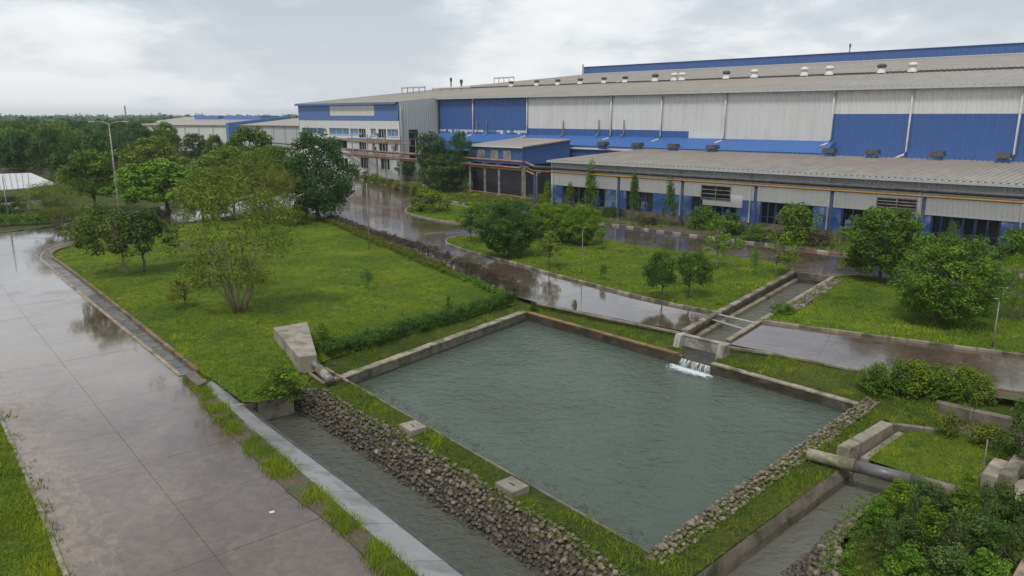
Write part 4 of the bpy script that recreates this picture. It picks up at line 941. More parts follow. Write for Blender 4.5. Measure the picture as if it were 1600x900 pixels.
# low shed in front
PS, ZS, PSB = 81.3, 6.75, 104.15
low = thing('low_shed', 'long low grey shed with brown streaked roof in front of the big hall', 'shed', tuple(W(-40, PS)))
US, USR = -68.5, 32.0
roofing(US-.3, USR, PS-.75, 6.98, PSB, 7.78, .6, .10).build('roof', 'roof_grey', low)
ub(US-.3, USR, PS-.98, PS-.77, 6.72, 6.98).build('gutter', 'clad_grey', low)
dsx = [FP(x, 265, PS)[0] for x in (966, 1066, 1176, 1300, 1443)]+[-12.4, -3.4, 5.6, 14.6, 23.6]
bays = [US]+dsx+[USR]
for i in range(len(bays)-1):
    a, b = bays[i]+.02, bays[i+1]-.02
    if b-a < .5: continue
    ribbed(a, b, PS, 3.62, ZS+.25, .45, .085).build('wall_panel', 'clad_grey', low)
    w = b-a; x = a; k = 0
    widths = [.16, .26, .20, .20, .18] if i % 2 == 0 else [.14, .20, .24, .24, .18]
    for j, f in enumerate(widths):
        c = x+w*f
        if j in (0, 4): ub(x+.03, c-.03, PS, PS+.12, 1.1, 3.6).build('blue_panel', 'blue_faded', low)
        elif j == 3 and i % 3 == 1: ub(x+.03, c-.03, PS, PS+.12, 1.1, 3.6).build('blue_panel', 'blue_faded', low)
        else:
            wn = ub(x+.06, c-.06, PS+.25, PS+.3, 1.12, 3.6).build('window', 'glass_dark', low)
            for q in (x+.05, (x+c)/2, c-.05): MB().beam(W(q, PS+.12, 1.1), W(q, PS+.12, 3.6), .13, .13, (1, 0, 0)).build('mullion', 'post_blue', wn)
            MB().beam(W(x, PS+.12, 1.85), W(c, PS+.12, 1.85), .07, .07).build('rail', 'post_blue', wn)
            if (i+j) % 2: ub(x+.4, c-.9, PS+.16, PS+.22, 1.2, 2.3).build('crate_stack', 'blue_faded', wn)
        x = c
    ub(a, b, PS-.08, PS-.0, 3.52, 3.66).build('trim', 'clad_grey', low)
    ub(a, b, PS-.05, PS+.3, -.1, 1.08).build('plinth', 'concrete_old', low)
# louvre windows higher in the wall
for x0, x1, y0, y1 in [(1097, 1144, 288, 311), (1371, 1436, 307, 326)]:
    a, _ = FP(x0, y0, PS); b, _ = FP(x1, y0, PS); z1 = FP(x0, y0, PS)[1]; z0 = FP(x0, y1, PS)[1]
    wn = ub(a, b, PS-.16, PS-.07, z0, z1).build('louvre_window', 'metal_grey', low)
    ub(a+.12, (a+b)/2-.06, PS-.19, PS-.165, z0+.12, z1-.1).build('pane', 'glass_dark', wn); ub((a+b)/2+.06, b-.12, PS-.19, PS-.165, z0+.12, z1-.1).build('pane', 'glass_dark', wn)
    for k in range(3): ub(a+.1, b-.1, PS-.23, PS-.195, z0+.2+k*(z1-z0-.3)/3, z0+.3+k*(z1-z0-.3)/3).build('slat', 'metal_grey', wn)
a, b = FP(1098, 320, PS)[0], FP(1160, 320, PS)[0]
ub(a, b, PS-.10, PS-.0, 2.6, 4.0).build('pale_panel', 'clad_white', low)
ub(US+.1, USR-.1, PS+.35, PSB, 0, 6.6).build('inner_core', 'dark_wall', low)
mbx = MB(); mbx.poly([W(US, PSB, 0), W(US, PS, 0), W(US, PS, 6.95), W(US, PSB, 7.75)]); mbx.build('end_wall', 'clad_grey', low)
for u in dsx[:10]: MB().tube([W(u, PS-.85, 6.75), W(u, PS-.4, 6.3), W(u, PS-.14, 5.9), W(u, PS-.14, 1.0)], .1, 6).build('downspout', 'metal_pale', low)
MB().beam(W(US, PS-.1, 6.9), W(US, PS-.1, 0), .25, .25, (1, 0, 0)).build('corner_post', 'clad_white', low)

# blue annex between office and low shed
K = FP(816, 231, 91.7)[0]; Lf = FP(735, 225, 91.7)[0]; Ru, Rp = K+.4, 103.6
anx = thing('blue_annex', 'blue clad upper storey over a dark open bay between office and low shed', 'annex', tuple(W(K, 91.7)))
fp_ = [W(Lf, 91.7), W(K, 91.7), W(Ru, Rp), W(Lf, Rp)]
def wallquad(a, b, z0, z1, pitch=.5, dep=.06, zb=None):
    a, b = Vector((a.x, a.y, 0)), Vector((b.x, b.y, 0)); d = (b-a); n = max(1, round(d.length/pitch)); out = Vector((d.y, -d.x, 0)).normalized(); mb = MB(); zb = z1 if zb is None else zb
    for i in range(n+1):
        for f, o in ((0, 0), (.55, 0), (.65, dep), (.9, dep)):
            if i == n and f > 0: break
            t_ = (i+f)/n; p = a+d*t_+out*o; mb.v += [(p.x, p.y, z0), (p.x, p.y, z1+(zb-z1)*t_)]
    for i in range(len(mb.v)//2-1): k = 2*i; mb.f.append((k, k+2, k+3, k+1))
    return mb
wallquad(fp_[0], fp_[1], 5.2, 8.0).build('wall_panel', 'clad_blue', anx); wallquad(fp_[1], fp_[2], 5.2, 8.0, zb=8.9).build('wall_panel', 'clad_blue', anx)
cp = [fp_[0]+Vector((-.4, -.2, 0)), fp_[1]+Vector((0, -.5, 0)), fp_[2]+Vector((.5, 0, 0)), fp_[3]]
MB().hexa([Vector((p.x, p.y, z)) for p, z in zip(cp, (7.95, 7.95, 8.9, 8.9))], [Vector((p.x, p.y, z)) for p, z in zip(cp, (8.15, 8.15, 9.1, 9.1))]).build('roof', 'roof_grey', anx)
MB().beam(Vector((fp_[0].x, fp_[0].y, 8.0))+Vector((-.2, -.35, 0)), Vector((fp_[1].x, fp_[1].y, 8.0))+Vector((0, -.6, 0)), .18, .24).build('gutter', 'clad_white', anx)
inn_ = [p+Vector((.3, .6, 0)) for p in fp_]
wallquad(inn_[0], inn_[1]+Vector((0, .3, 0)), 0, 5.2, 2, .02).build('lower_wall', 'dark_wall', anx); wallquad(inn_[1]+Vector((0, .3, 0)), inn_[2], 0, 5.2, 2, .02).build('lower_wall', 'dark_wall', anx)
MB().beam(Vector((fp_[1].x, fp_[1].y, 8)), Vector((fp_[1].x, fp_[1].y, 0)), .3, .3, (1, 0, 0)).build('corner_post', 'post_blue', anx)
for x in (752, 773, 793):
    a = FP(x, 240, 91.65)[0]; ub(a-.9, a+.9, 91.55, 91.66, 5.9, 7.4).build('window', 'metal_grey', anx)

# roof vents of the big hall
vents = [(873, 127, 0), (840, 131, 0), (908, 126, 0), (945, 124, 0), (978, 124, 0), (1025, 122, 0), (1055, 120, 1), (1067, 120, 1), (1136, 120, 0), (1180, 116, 1), (1258, 114, 1), (1297, 111, 1), (1378, 113, 0), (1427, 106, 1), (800, 130, 0)]
vents.sort()
for i, (x, y, wht) in enumerate(vents):
    u = FP(x, y, VP_)[0]; c = W(u, VP_-.3, zr(VP_)+.1)
    nice = ['first', 'second', 'third', 'fourth', 'fifth', 'sixth', 'seventh', 'eighth', 'ninth', 'tenth', 'eleventh', 'twelfth', 'thirteenth', 'fourteenth', 'fifteenth'][i]
    t = thing('roof_vent', ('white domed vent' if wht else 'pale vent with dark cap')+' on the hall roof, '+nice+' from the left', 'roof vent', tuple(c), 'vents along the hall roof')
    s_ = .8 if x > 1000 else .68
    MB().lathe(c, [(1.05*s_, 0), (.62*s_, 1.1*s_)], 10).build('vent_base', 'vent_white', t)
    MB().lathe(c+Vector((0, 0, 1.1*s_)), [(.6*s_, 0), (.95*s_, .12), (1.0*s_, .45), (.7*s_, .8*s_), (.2, .92*s_)], 12).build('vent_cap', 'vent_white' if wht else 'metal_dark', t, smooth=True)
# ridge vents of the low shed
for i, (x, y) in enumerate([(942, 229), (996, 232), (1052, 234), (1113, 237), (1296, 243), (1363, 246), (1464, 250), (1567, 254)]):
    u = FP(x, y, 102.8)[0]; c = W(u, 102.8, 7.7)
    t = thing('ridge_vent', 'dark capped blue box vent on the low shed roof, '+['first', 'second', 'third', 'fourth', 'fifth', 'sixth', 'seventh', 'eighth'][i]+' from the left', 'roof vent', tuple(c), 'box vents along the low shed roof')
    ub(u-.55, u+.55, 102.3, 103.3, 7.6, 8.25).build('vent_box', 'blue_faded', t)
    mb = MB(); lo = [W(u-.8, 102.0, 8.25), W(u+.8, 102.0, 8.25), W(u+.8, 103.6, 8.25), W(u-.8, 103.6, 8.25)]; hi = [W(u-.7, 102.15, 8.85), W(u+.7, 102.15, 8.85), W(u+.7, 103.45, 8.85), W(u-.7, 103.45, 8.85)]
    mb.hexa(lo, hi).build('vent_cap', 'dark_concrete', t)
# stacks and equipment on roof
for x, yb, yt, r, lab, pp in [(705, 146, 122, .28, 'thin dark exhaust stack on the hall roof, the taller of the pair', 140), (721, 143, 125, .38, 'grey exhaust stack on the hall roof, the shorter of the pair', 140), (1327, 86, 69, .22, 'thin aerial mast standing on the blue roof monitor', PR+3)]:
    u, z0 = FP(x, yb, pp); z1 = FP(x, yt, pp)[1]; zb = (zr(pp)+.0) if pp < 180 else zr(PR)+2.9
    t = thing('roof_mast' if pp > 180 else 'exhaust_stack', lab, 'mast' if pp > 180 else 'stack', tuple(W(u, pp, zb)))
    MB().tube([W(u, pp, zb-.2), W(u, pp, z1)], r*.7, 8).build('shaft', 'metal_grey', t)
    MB().tube([W(u, pp, z1-.8), W(u, pp, z1+.1)], r*1.1, 8).build('cap', 'metal_dark', t)
for x0, x1, y, h, lab in [(628, 664, 143, 1.6, 'low duct frame on the left part of the hall roof'), (772, 803, 127, 1.4, 'thin pipe frame on the hall roof left of the vents'), (676, 735, 142, .8, 'long low pipe run on the hall roof below the stacks')]:
    pp = 126 if x0 < 670 else (133 if x0 == 676 else 169); u0, u1 = FP(x0, y, pp)[0], FP(x1, y, pp)[0]; zb = zr(pp)+(.3 if pp > 143 else 0)
    t = thing('roof_duct', lab, 'duct', tuple(W(u0, pp, zb)))
    MB().tube([W(u0, pp, zb+h), W(u1, pp, zb+h)], .22, 8).build('duct', 'metal_pale', t)
    for k in range(5): u = u0+(u1-u0)*k/4; MB().beam(W(u, pp, zb-.1), W(u, pp, zb+h), .18, .18, (1, 0, 0)).build('leg', 'metal_grey', t)

# pipe racks
def rack(label, bases, z_top, pipes, mpost, pw=.22, cross=1.2, foot=False, over=None):
    t = thing('pipe_rack', label, 'pipe rack', tuple(bases[0]))
    for i, b in enumerate(bases):
        d = (bases[min(i+1, len(bases)-1)]-bases[max(i-1, 0)]).normalized(); s = Vector((-d.y, d.x, 0))
        MB().tube([b, b+Vector((0, 0, z_top))], pw/2*1.2, 8).build('post', mpost, t)
        MB().beam(b-s*cross/2+Vector((0, 0, z_top)), b+s*cross/2+Vector((0, 0, z_top)), .16, .2).build('cross_arm', mpost, t)
        if foot: MB().lathe(b, [(.55, -.1), (.5, .35), (.3, .5)], 10).build('footing', 'concrete', t)
    path = over or bases
    for off, z, r, m in pipes:
        pts = []
        for i, b in enumerate(path):
            d = (path[min(i+1, len(path)-1)]-path[max(i-1, 0)]).normalized(); s = Vector((-d.y, d.x, 0)); pts.append(Vector((b.x, b.y, z))+s*off)
        MB().tube(pts, r, 8).build('pipe', m, t, smooth=True)
    return t
bs = [G(*q) for q in [(590, 282), (627, 287), (664, 292), (712, 298.5), (735, 301.5), (758, 304.5), (780, 307.3), (817, 312)]]
zy = top_z(bs[-1], 270)
rack('pipe rack with rusty red and yellow pipes on grey posts beside the wet main road', bs, 5.3, [(0, 5.95, .2, 'pipe_red'), (.45, 5.8, .15, 'metal_grey'), (-.3, 5.0, .17, 'pipe_red'), (.1, 4.6, .12, 'pipe_yellow')], 'metal_grey', .34, foot=True, over=[G(420, 256)]+bs)
bs2 = [bs[-1], G(857, 318)+Vector((0, 6, 0))]
rack('short link of pipes from the grey posts across to the low shed corner', [bs[-1]+Vector((.3, 0, 0)), W(US-2, 80.2)], 5.2, [(0, 5.9, .19, 'pipe_red'), (.3, 5.0, .16, 'pipe_red'), (0, 4.7, .12, 'pipe_yellow')], 'metal_grey', .28)
ru_ = [FP(x, 340, 79.2)[0] for x in (965, 1064, 1178, 1297, 1441)]; ru_ += [ru_[-1]+9*k for k in (1, 2, 3, 4)]
ru_ = [US-1.5]+ru_
rack('long rack of black and yellow pipes on blue posts before the low shed', [W(u, 79.2) for u in ru_], 5.45, [(-.35, 6.1, .2, 'metal_dark'), (.25, 5.95, .15, 'metal_dark'), (-.25, 5.55, .10, 'pipe_yellow'), (.1, 5.45, .07, 'pipe_yellow')], 'post_blue', .3)
t = thing('pipe_bridge', 'upper blue and orange pipes crossing in front of the office block', 'pipes', tuple(W(uo(545), 95)))
for z, m, r in [(zo(217.5)+.1, 'office_blue', .12), (zo(220)+0, 'pipe_yellow', .1), (zo(222), 'metal_grey', .1)]: MB().tube([W(uo(540)*.98, 95.2, z), W(uo(640)*.98, 95.2, z-.1)], r, 6).build('pipe', m, t)
for x in (548, 572, 600, 625, 648): MB().beam(W(uo(x)*.98, 95.2, 0), W(uo(x)*.98, 95.2, 9.2), .2, .2, (1, 0, 0)).build('post', 'metal_grey', t)
t = thing('low_pipe_rail', 'low reddish pipe rail running at ankle height under the pipe rack', 'rail', tuple(G(700, 303)))
a, b = G(640, 289), G(832, 316); MB().tube([a+Vector((0, 0, .55)), b+Vector((0, 0, .55))], .1, 6).build('rail', 'pipe_red', t)
for k in range(10): p = a.lerp(b, (k+.5)/10); MB().beam(p, p+Vector((0, 0, .5)), .1, .1, (1, 0, 0)).build('post', 'metal_grey', t)

# far sheds at the left
def far_shed(label, px0, px1, d0, d1, ye, depth, rise, blue=None, wallm='clad_white'):
    a = Vector((ray(px0, 182)[0]/ray(px0, 182)[1]*d0, d0, 0)); b = Vector((ray(px1, 182)[0]/ray(px1, 182)[1]*d1, d1, 0))
    z = top_z(a, ye); t = thing('distant_shed', label, 'shed', tuple(a)); d = (b-a).normalized(); n = Vector((-d.y, d.x, 0))
    MB().hexa([a, b, b+n*depth, a+n*depth], [p+Vector((0, 0, z)) for p in (a, b, b+n*depth, a+n*depth)]).build('walls', wallm, t)
    A_, B_ = a-n*.6+Vector((0, 0, z)), b-n*.6+Vector((0, 0, z)); h = n*(depth/2+.6)+Vector((0, 0, rise))
    mb = MB(); mb.hexa([A_, B_, B_+h, A_+h], [p+Vector((0, 0, .2)) for p in (A_, B_, B_+h, A_+h)]); mb.build('roof', 'roof_grey', t)
    mb = MB(); h2 = n*(depth/2+.6)+Vector((0, 0, -rise)); mb.hexa([A_+h, B_+h, B_+h+h2, A_+h+h2], [p+Vector((0, 0, .2)) for p in (A_+h, B_+h, B_+h+h2, A_+h+h2)]); mb.build('roof', 'roof_grey', t)
    for k in range(1, 7): q = a.lerp(b, k/7)-n*.15; MB().beam(q, q+Vector((0, 0, z)), .2, .2, (1, 0, 0)).build('wall_pilaster', 'clad_grey', t)
    return t, a, b, d, n, z
t, a, b, d, n, z = far_shed('far white sheds with blue roof monitors and a blue gable, left of the office block', 202, 354, 300, 285, 195.5, 60, 2.9)
for f0, f1 in ((.30, .55), (.62, 1.0)):
    q0, q1 = a.lerp(b, f0)+n*20, a.lerp(b, f1)+n*20; zz = z+1.9
    MB().hexa([p+Vector((0, 0, zz-1)) for p in (q0, q1, q1+n*12, q0+n*12)], [p+Vector((0, 0, zz+1.7)) for p in (q0, q1, q1+n*12, q0+n*12)]).build('roof_monitor', 'office_blue', t)
e = b+d*.1
MB().hexa([e-n*1, e+d*1.2-n*1, e+d*7+n*30, e+d*6+n*30], [p+Vector((0, 0, z+hh)) for p, hh in ((e-n*1, 1.0), (e+d*1.2-n*1, 1.0), (e+d*7+n*30, 3.6), (e+d*6+n*30, 3.6))]).build('blue_gable', 'office_blue', t)
far_shed('far tan roofed shed partly hidden behind the office block', 376, 500, 262, 235, 196, 80, 3.9, wallm='clad_grey')
# small roofed pavilion at left edge
t = thing('car_shelter', 'low open shelter with a pale ribbed sheet roof at the left edge', 'shelter', tuple(G(30, 325)))
zR = 3.1
q = [G(-60, 300, zR), G(62, 293, zR), G(92, 287, zR+.0), G(60, 270, zR+.6), G(-60, 272, zR+.6)]
q = [G(-60, 301, zR), G(50, 293, zR), G(88, 287, zR+.3), G(48, 270, zR+.7), G(-70, 274, zR+.7)]
mb = MB(); mb.hexa([p-Vector((0, 0, .12)) for p in q], q); mb.build('roof', 'metal_pale', t)
for k in range(12):
    a_, b_ = q[0].lerp(q[1], (k+.5)/12), q[4].lerp(q[3], (k+.5)/12); MB().beam(a_+Vector((0, 0, .04)), b_+Vector((0, 0, .04)), .07, .06).build('roof_rib', 'metal_grey', t)
for f in (.05, .5, .95):
    for u_, v_ in ((q[0], q[1]), (q[4], q[3])): p = u_.lerp(v_, f); MB().beam(Vector((p.x, p.y, 0)), p-Vector((0, 0, .15)), .16, .16, (1, 0, 0)).build('post', 'metal_grey', t)
a_, b_ = q[0], q[1]; MB().hexa([Vector((p.x, p.y+1.5, 0)) for p in (a_, b_)]+[Vector((p.x, p.y+1.7, 0)) for p in (b_, a_)], [Vector((p.x, p.y+1.5, 1.2)) for p in (a_, b_)]+[Vector((p.x, p.y+1.7, 1.2)) for p in (b_, a_)]).build('back_wall', 'plaster_white', t)
t = thing('boundary_wall', 'long low brown boundary wall before the dark grove at the left', 'wall', tuple(G(60, 287)))
P_ = [G(*q) for q in [(-200, 271), (0, 273), (110, 272), (175, 275)]]
blocks(t, 'wall_section', [v2(p) for p in P_], 3.5, .3, -.1, 1.3, ['concrete_old'], cham=.05)

# ------------------------------------------------------------------ poles and lamps
def pole(label, bx, by, tx, ty, r, heads, m='metal_grey', name='street_lamp', cat='lamp post', arm=1.6, hs=1.0):
    b = G(bx, by); zt_ = top_z(b, ty); t = thing(name, label, cat, tuple(b))
    MB().tube([b, b+Vector((0, 0, zt_*.5)), b+Vector((0, 0, zt_))], [r, r*.8, r*.55], 8).build('pole', m, t, smooth=True)
    MB().box(v2(b), r*4.5, r*4.5, -.05, .12).build('base_plate', 'concrete', t)
    top = b+Vector((0, 0, zt_-.05))
    for s in heads:
        e = top+Vector((s*arm, 0, .25)); MB().tube([top, top+Vector((s*arm*.5, 0, .2)), e], r*.45, 6).build('arm', m, t)
        q = lambda x, y, z: e+Vector((x*s, y, z))*hs
        MB().hexa([q(-.1, -.1, -.06), q(.6, -.09, -.03), q(.6, .09, -.03), q(-.1, .1, -.06)], [q(-.1, -.07, .06), q(.55, -.05, .04), q(.55, .05, .04), q(-.1, .07, .06)]).build('lamp_head', m, t)
    return t
pole('tall grey double armed street lamp rising above the trees at the left', 192, 378, 167, 193, .11, (-1, 1), arm=1.5)
pole('thin grey lamp pole at the left edge beside the hedge', 15, 351, 1, 275, .09, ())
pole('thin dark pole standing in the brown hedge along the main road', 577, 392, 573, 286, .055, (), 'metal_grey', 'thin_pole', 'pole')
pole('slender pale post near the front of the middle lawn', 909, 433, 914, 359, .032, (1,), 'metal_grey', 'garden_lamp', 'lamp post', .06, .3)
pole('pale garden lamp post at the front edge of the right lawn', 1550, 547, 1563, 472, .05, (-1,), 'metal_grey', 'garden_lamp', 'lamp post', .1, .4)
pole('second garden lamp with a flat white head behind the right lawn', 1563, 487, 1566, 454, .04, (1, -1), 'metal_pale', 'garden_lamp', 'lamp post', .03, .45)
pole('thin dark post on the small lawn at the right beside the pale wall stub', 1534, 747, 1544, 688, .035, (), 'metal_grey', 'thin_pole', 'pole')
b = Vector((ray(212, 182)[0]*300, 300, 0)); zt_ = top_z(b, 165); t = thing('lattice_mast', 'thin distant lattice mast above the grove left of the far sheds', 'mast', tuple(b))
for k in range(3): a_ = k*2.094; MB().tube([b+Vector((math.cos(a_)*.5, math.sin(a_)*.5, 0)), b+Vector((math.cos(a_)*.15, math.sin(a_)*.15, zt_))], .08, 5).build('leg', 'metal_grey', t)
mb = MB()
for k in range(14): z = zt_*k/14; mb.beam(b+Vector((-.4, 0, z)), b+Vector((.4, 0, z+zt_/14)), .07, .07)
mb.build('lacing', 'metal_grey', t, kind='stuff')
# tiny litter, seen on the near road
o = MB().box(v2(G(425, 801)), .16, .12, .008, .03, .4).build('litter', 'vent_white'); o['label'] = 'small scrap of white litter lying on the near wet road'; o['category'] = 'litter'

# ------------------------------------------------------------------ vegetation
def leaf_mat(name, c1, c2, c3=None, trans=.25):
    m = bpy.data.materials.new(name); m.use_nodes = True; t = m.node_tree; b = t.nodes['Principled BSDF']; out = t.nodes['Material Output']
    at = N(t, 'ShaderNodeAttribute'); at.attribute_name = 'tint'
    col = mixc(t, at.outputs['Fac'], c1, c2)
    if c3: col = mixc(t, ramp(t, at.outputs['Fac'], [(.80, 0.), (.95, .8)]), col, c3)
    h = N(t, 'ShaderNodeHueSaturation'); L(t, col, h.inputs['Color']); L(t, math_(t, 'MULTIPLY_ADD', rnd(t), .3, .85), h.inputs['Value'])
    L(t, math_(t, 'MULTIPLY_ADD', rnd(t), .03, .485), h.inputs['Hue'])
    L(t, h.outputs[0], b.inputs['Base Color']); b.inputs['Roughness'].default_value = .6; b.inputs['Specular IOR Level'].default_value = .15
    tr = N(t, 'ShaderNodeBsdfTranslucent'); L(t, h.outputs[0], tr.inputs[0]); mx = N(t, 'ShaderNodeMixShader'); mx.inputs[0].default_value = trans
    L(t, b.outputs[0], mx.inputs[1]); L(t, tr.outputs[0], mx.inputs[2]); L(t, mx.outputs[0], out.inputs[0]); MATS[name] = m
leaf_mat('leaf_dark', (0.0251, 0.0572, 0.0096), (0.1013, 0.1846, 0.0286), (0.1755, 0.2698, 0.0440))
leaf_mat('leaf_bluish', (0.0251, 0.0616, 0.0164), (0.0878, 0.1704, 0.0440))
leaf_mat('leaf_mid', (0.0460, 0.0924, 0.0096), (0.1688, 0.2840, 0.0264), (0.2565, 0.3692, 0.0330))
leaf_mat('leaf_bright', (.070, .135, .010), (.22, .33, .02), (.33, .42, .035))
leaf_mat('leaf_olive', (.060, .095, .014), (.22, .275, .03), (.32, .32, .04))
leaf_mat('leaf_rust', (.055, .09, .015), (.16, .21, .03), (.24, .17, .04))
leaf_mat('leaf_weed', (0.0378, 0.0710, 0.0154), (0.1283, 0.1917, 0.0440), (0.2025, 0.2698, 0.0660))
leaf_mat('leaf_yellow', (.14, .17, .02), (.24, .25, .03), (.30, .28, .05))
leaf_mat('leaf_brown', (0.0372, 0.0341, 0.0186), (.14, .11, .075), (.12, .15, .03), .1)
leaf_mat('leaf_cream', (.15, .17, .04), (.30, .30, .10), (.36, .35, .16))
leaf_mat('grass_blade', (0.0625, 0.1325, 0.0121), (0.2417, 0.3220, 0.0189), (0.3223, 0.3783, 0.0315), .2)
leaf_mat('grass_bank_blade', (0.0614, 0.1152, 0.0130), (0.1849, 0.2380, 0.0210), (0.2642, 0.2380, 0.0525), .2)
leaf_mat('grass_bright_blade', (0.0875, 0.1722, 0.0111), (0.2658, 0.3622, 0.0189), (0.3545, 0.4024, 0.0315), .2)
def leaves(centers, radii, counts, leaf, asp=.5, up=.5, rg=None, droop=0, flat_=.75, tints=None):
    """numpy leaf quads scattered in clumps; returns verts, faces, tint"""
    rg = rg or rng; C_ = np.repeat(np.array(centers), counts, 0); R_ = np.repeat(np.array(radii), counts)[:, None]; n = len(C_)
    d = rg.normal(size=(n, 3)); d /= np.linalg.norm(d, axis=1)[:, None]; rr = rg.uniform(.35, 1, (n, 1))**.5
    p = C_+d*rr*R_*np.array([1, 1, flat_]); nm = d*.8+rg.normal(size=(n, 3))*.6+np.array([0, 0, up]); nm /= np.linalg.norm(nm, axis=1)[:, None]
    a = np.cross(nm, rg.normal(size=(n, 3))); a[:, 2] -= droop; a -= nm*(a*nm).sum(1)[:, None]; a /= np.linalg.norm(a, axis=1)[:, None]+1e-9; b = np.cross(nm, a)
    s = leaf*rg.uniform(.6, 1.4, (n, 1)); v = np.stack([p-a*s*.5, p+b*s*asp*.5+a*s*.05, p+a*s*.5-nm*s*.12, p-b*s*asp*.5+a*s*.05], 1).reshape(-1, 3)
    ct = rg.uniform(0, 1, len(centers)) if tints is None else np.array(tints)
    t = np.clip(np.repeat(ct, counts)*.6+rg.uniform(0, 1, n)*.4, 0, 1)
    return v, np.repeat(t, 4)
def quad_mesh(name, v, t, m, k=4):
    n = len(v)//k; me = bpy.data.meshes.new(name); me.vertices.add(len(v)); me.vertices.foreach_set('co', np.asarray(v, np.float32).ravel())
    me.loops.add(n*k); me.loops.foreach_set('vertex_index', np.arange(n*k, dtype=np.int32)); me.polygons.add(n)
    me.polygons.foreach_set('loop_start', np.arange(0, n*k, k, dtype=np.int32)); me.polygons.foreach_set('loop_total', np.full(n, k, np.int32))
    me.update(calc_edges=True); a = me.attributes.new('tint', 'FLOAT', 'POINT'); a.data.foreach_set('value', np.asarray(t, np.float32)); me.materials.append(MATS[m]); return me
def wobble(a, b, r, n=4, amt=.12):
    a, b = Vector(a), Vector(b); l = (b-a).length; return [a.lerp(b, i/n)+Vector((r.uniform(-1, 1), r.uniform(-1, 1), r.uniform(-.4, .6)))*l*amt*(0 < i < n) for i in range(n+1)]
TREES = {}
def tree_kind(kind, seed):
    """unit tree: height 1 wide 1; returns trunk mesh, crown mesh"""
    key = (kind, seed)
    if key in TREES: return TREES[key]
    r = random.Random(hash((len(kind)*31+ord(kind[0])*7+ord(kind[-1]), seed)) % 99991); rg = np.random.default_rng(r.randrange(9999))
    mb = MB(); cs = []; rs = []; ns = []; W_, H_ = 1.0, 1.0
    P = dict(dense=dict(z0=.15, z1=.93, nc=125, rc=(.055, .12), k=105, leaf=.036, limb=16, fork=.16, tr=.022, wid=.5, pw=.8),
             round=dict(z0=.13, z1=.93, nc=250, rc=(.05, .11), k=140, leaf=.027, limb=16, fork=.16, tr=.022, wid=.5, pw=.8),
             thicket=dict(z0=.04, z1=.9, nc=75, rc=(.06, .15), k=130, leaf=.041, limb=12, fork=.02, tr=.014, wid=.5, pw=.6),
             clear=dict(z0=.36, z1=.91, nc=85, rc=(.06, .13), k=95, leaf=.040, limb=16, fork=.26, tr=.020, wid=.5, pw=.75),
             broad=dict(z0=.27, z1=.91, nc=110, rc=(.06, .13), k=100, leaf=.040, limb=16, fork=.20, tr=.020, wid=.5, pw=.75),
             umbrella=dict(z0=.30, z1=.93, nc=170, rc=(.05, .11), k=110, leaf=.040, limb=18, fork=.12, tr=.022, wid=.5, pw=.5),
             airy=dict(z0=.24, z1=.94, nc=190, rc=(.045, .10), k=80, leaf=.022, limb=34, fork=.07, tr=.009, wid=.5, pw=.7),
             slim=dict(z0=.30, z1=.95, nc=34, rc=(.12, .22), k=60, leaf=.07, limb=16, fork=.5, tr=.012, wid=.5, pw=1),
             sapling=dict(z0=.45, z1=.93, nc=10, rc=(.16, .26), k=45, leaf=.11, limb=7, fork=.45, tr=.02, wid=.5, pw=1),
             sparse=dict(z0=.36, z1=.93, nc=38, rc=(.06, .12), k=42, leaf=.05, limb=22, fork=.3, tr=.014, wid=.5, pw=.7),
             bush=dict(z0=.05, z1=.85, nc=60, rc=(.12, .2), k=75, leaf=.055, limb=12, fork=.02, tr=.02, wid=.5, pw=.6))[kind]
    for i in range(P['nc']):
        th = r.uniform(0, 6.283); zz = r.random(); z = P['z0']+(P['z1']-P['z0'])*zz
        prof = {'dense': math.sin(math.pi*min(1, .12+.80*zz))**.6, 'round': math.sin(math.pi*min(1, .16+.76*zz))**.6, 'thicket': math.sqrt(max(0, 1-zz*zz*.8)), 'broad': math.sin(math.pi*(.2+.72*zz))**.7, 'clear': math.sin(math.pi*(.2+.72*zz))**.7, 'umbrella': math.sqrt(max(0, 1-zz*zz*.9)), 'airy': (math.sin(math.pi*(.12+.74*zz)))**.8,
                'slim': (1.05-zz*.75)*r.uniform(.6, 1), 'sapling': math.sin(math.pi*(.2+.7*zz)), 'sparse': (1.1-zz*.7)*r.uniform(.55, 1.1), 'bush': math.sqrt(max(0, 1-zz*zz*.85))}[kind]
        rad = max(.0, .5*prof-.05)*(r.random()**(.33 if kind not in ('airy', 'sparse') else .45))*r.uniform(.80, 1.10)
        ph = seed*1.9+len(kind); lumpy = .45 if kind in ('round',) else 1; rad *= 1+lumpy*(.17*math.sin(2*th+ph+zz*3)+.13*math.sin(5*th+ph*2-zz*7)); z += .05*math.sin(3*th+ph)
        if kind == 'umbrella' and rad < .2 and zz < .4: continue
        cs.append((math.cos(th)*rad, math.sin(th)*rad, z)); rc = r.uniform(*P['rc']); rs.append(rc); ns.append(int(P['k']*r.uniform(.6, 1.25)*(rc/P['rc'][1])**1.3)+4)
    kw = dict(up=.6); asp = .55
    if kind == 'airy': kw = dict(up=.15, droop=.9); asp = .38
    if kind in ('sapling', 'slim'): asp = .4
    v, t = leaves(cs, rs, ns, P['leaf'], asp, rg=rg, flat_=.72 if kind not in ('slim', 'sapling') else .95, **kw)
    crown = quad_mesh('crown_'+kind, v, t, 'leaf_mid')
    tr = P['tr']; fk = P['fork']
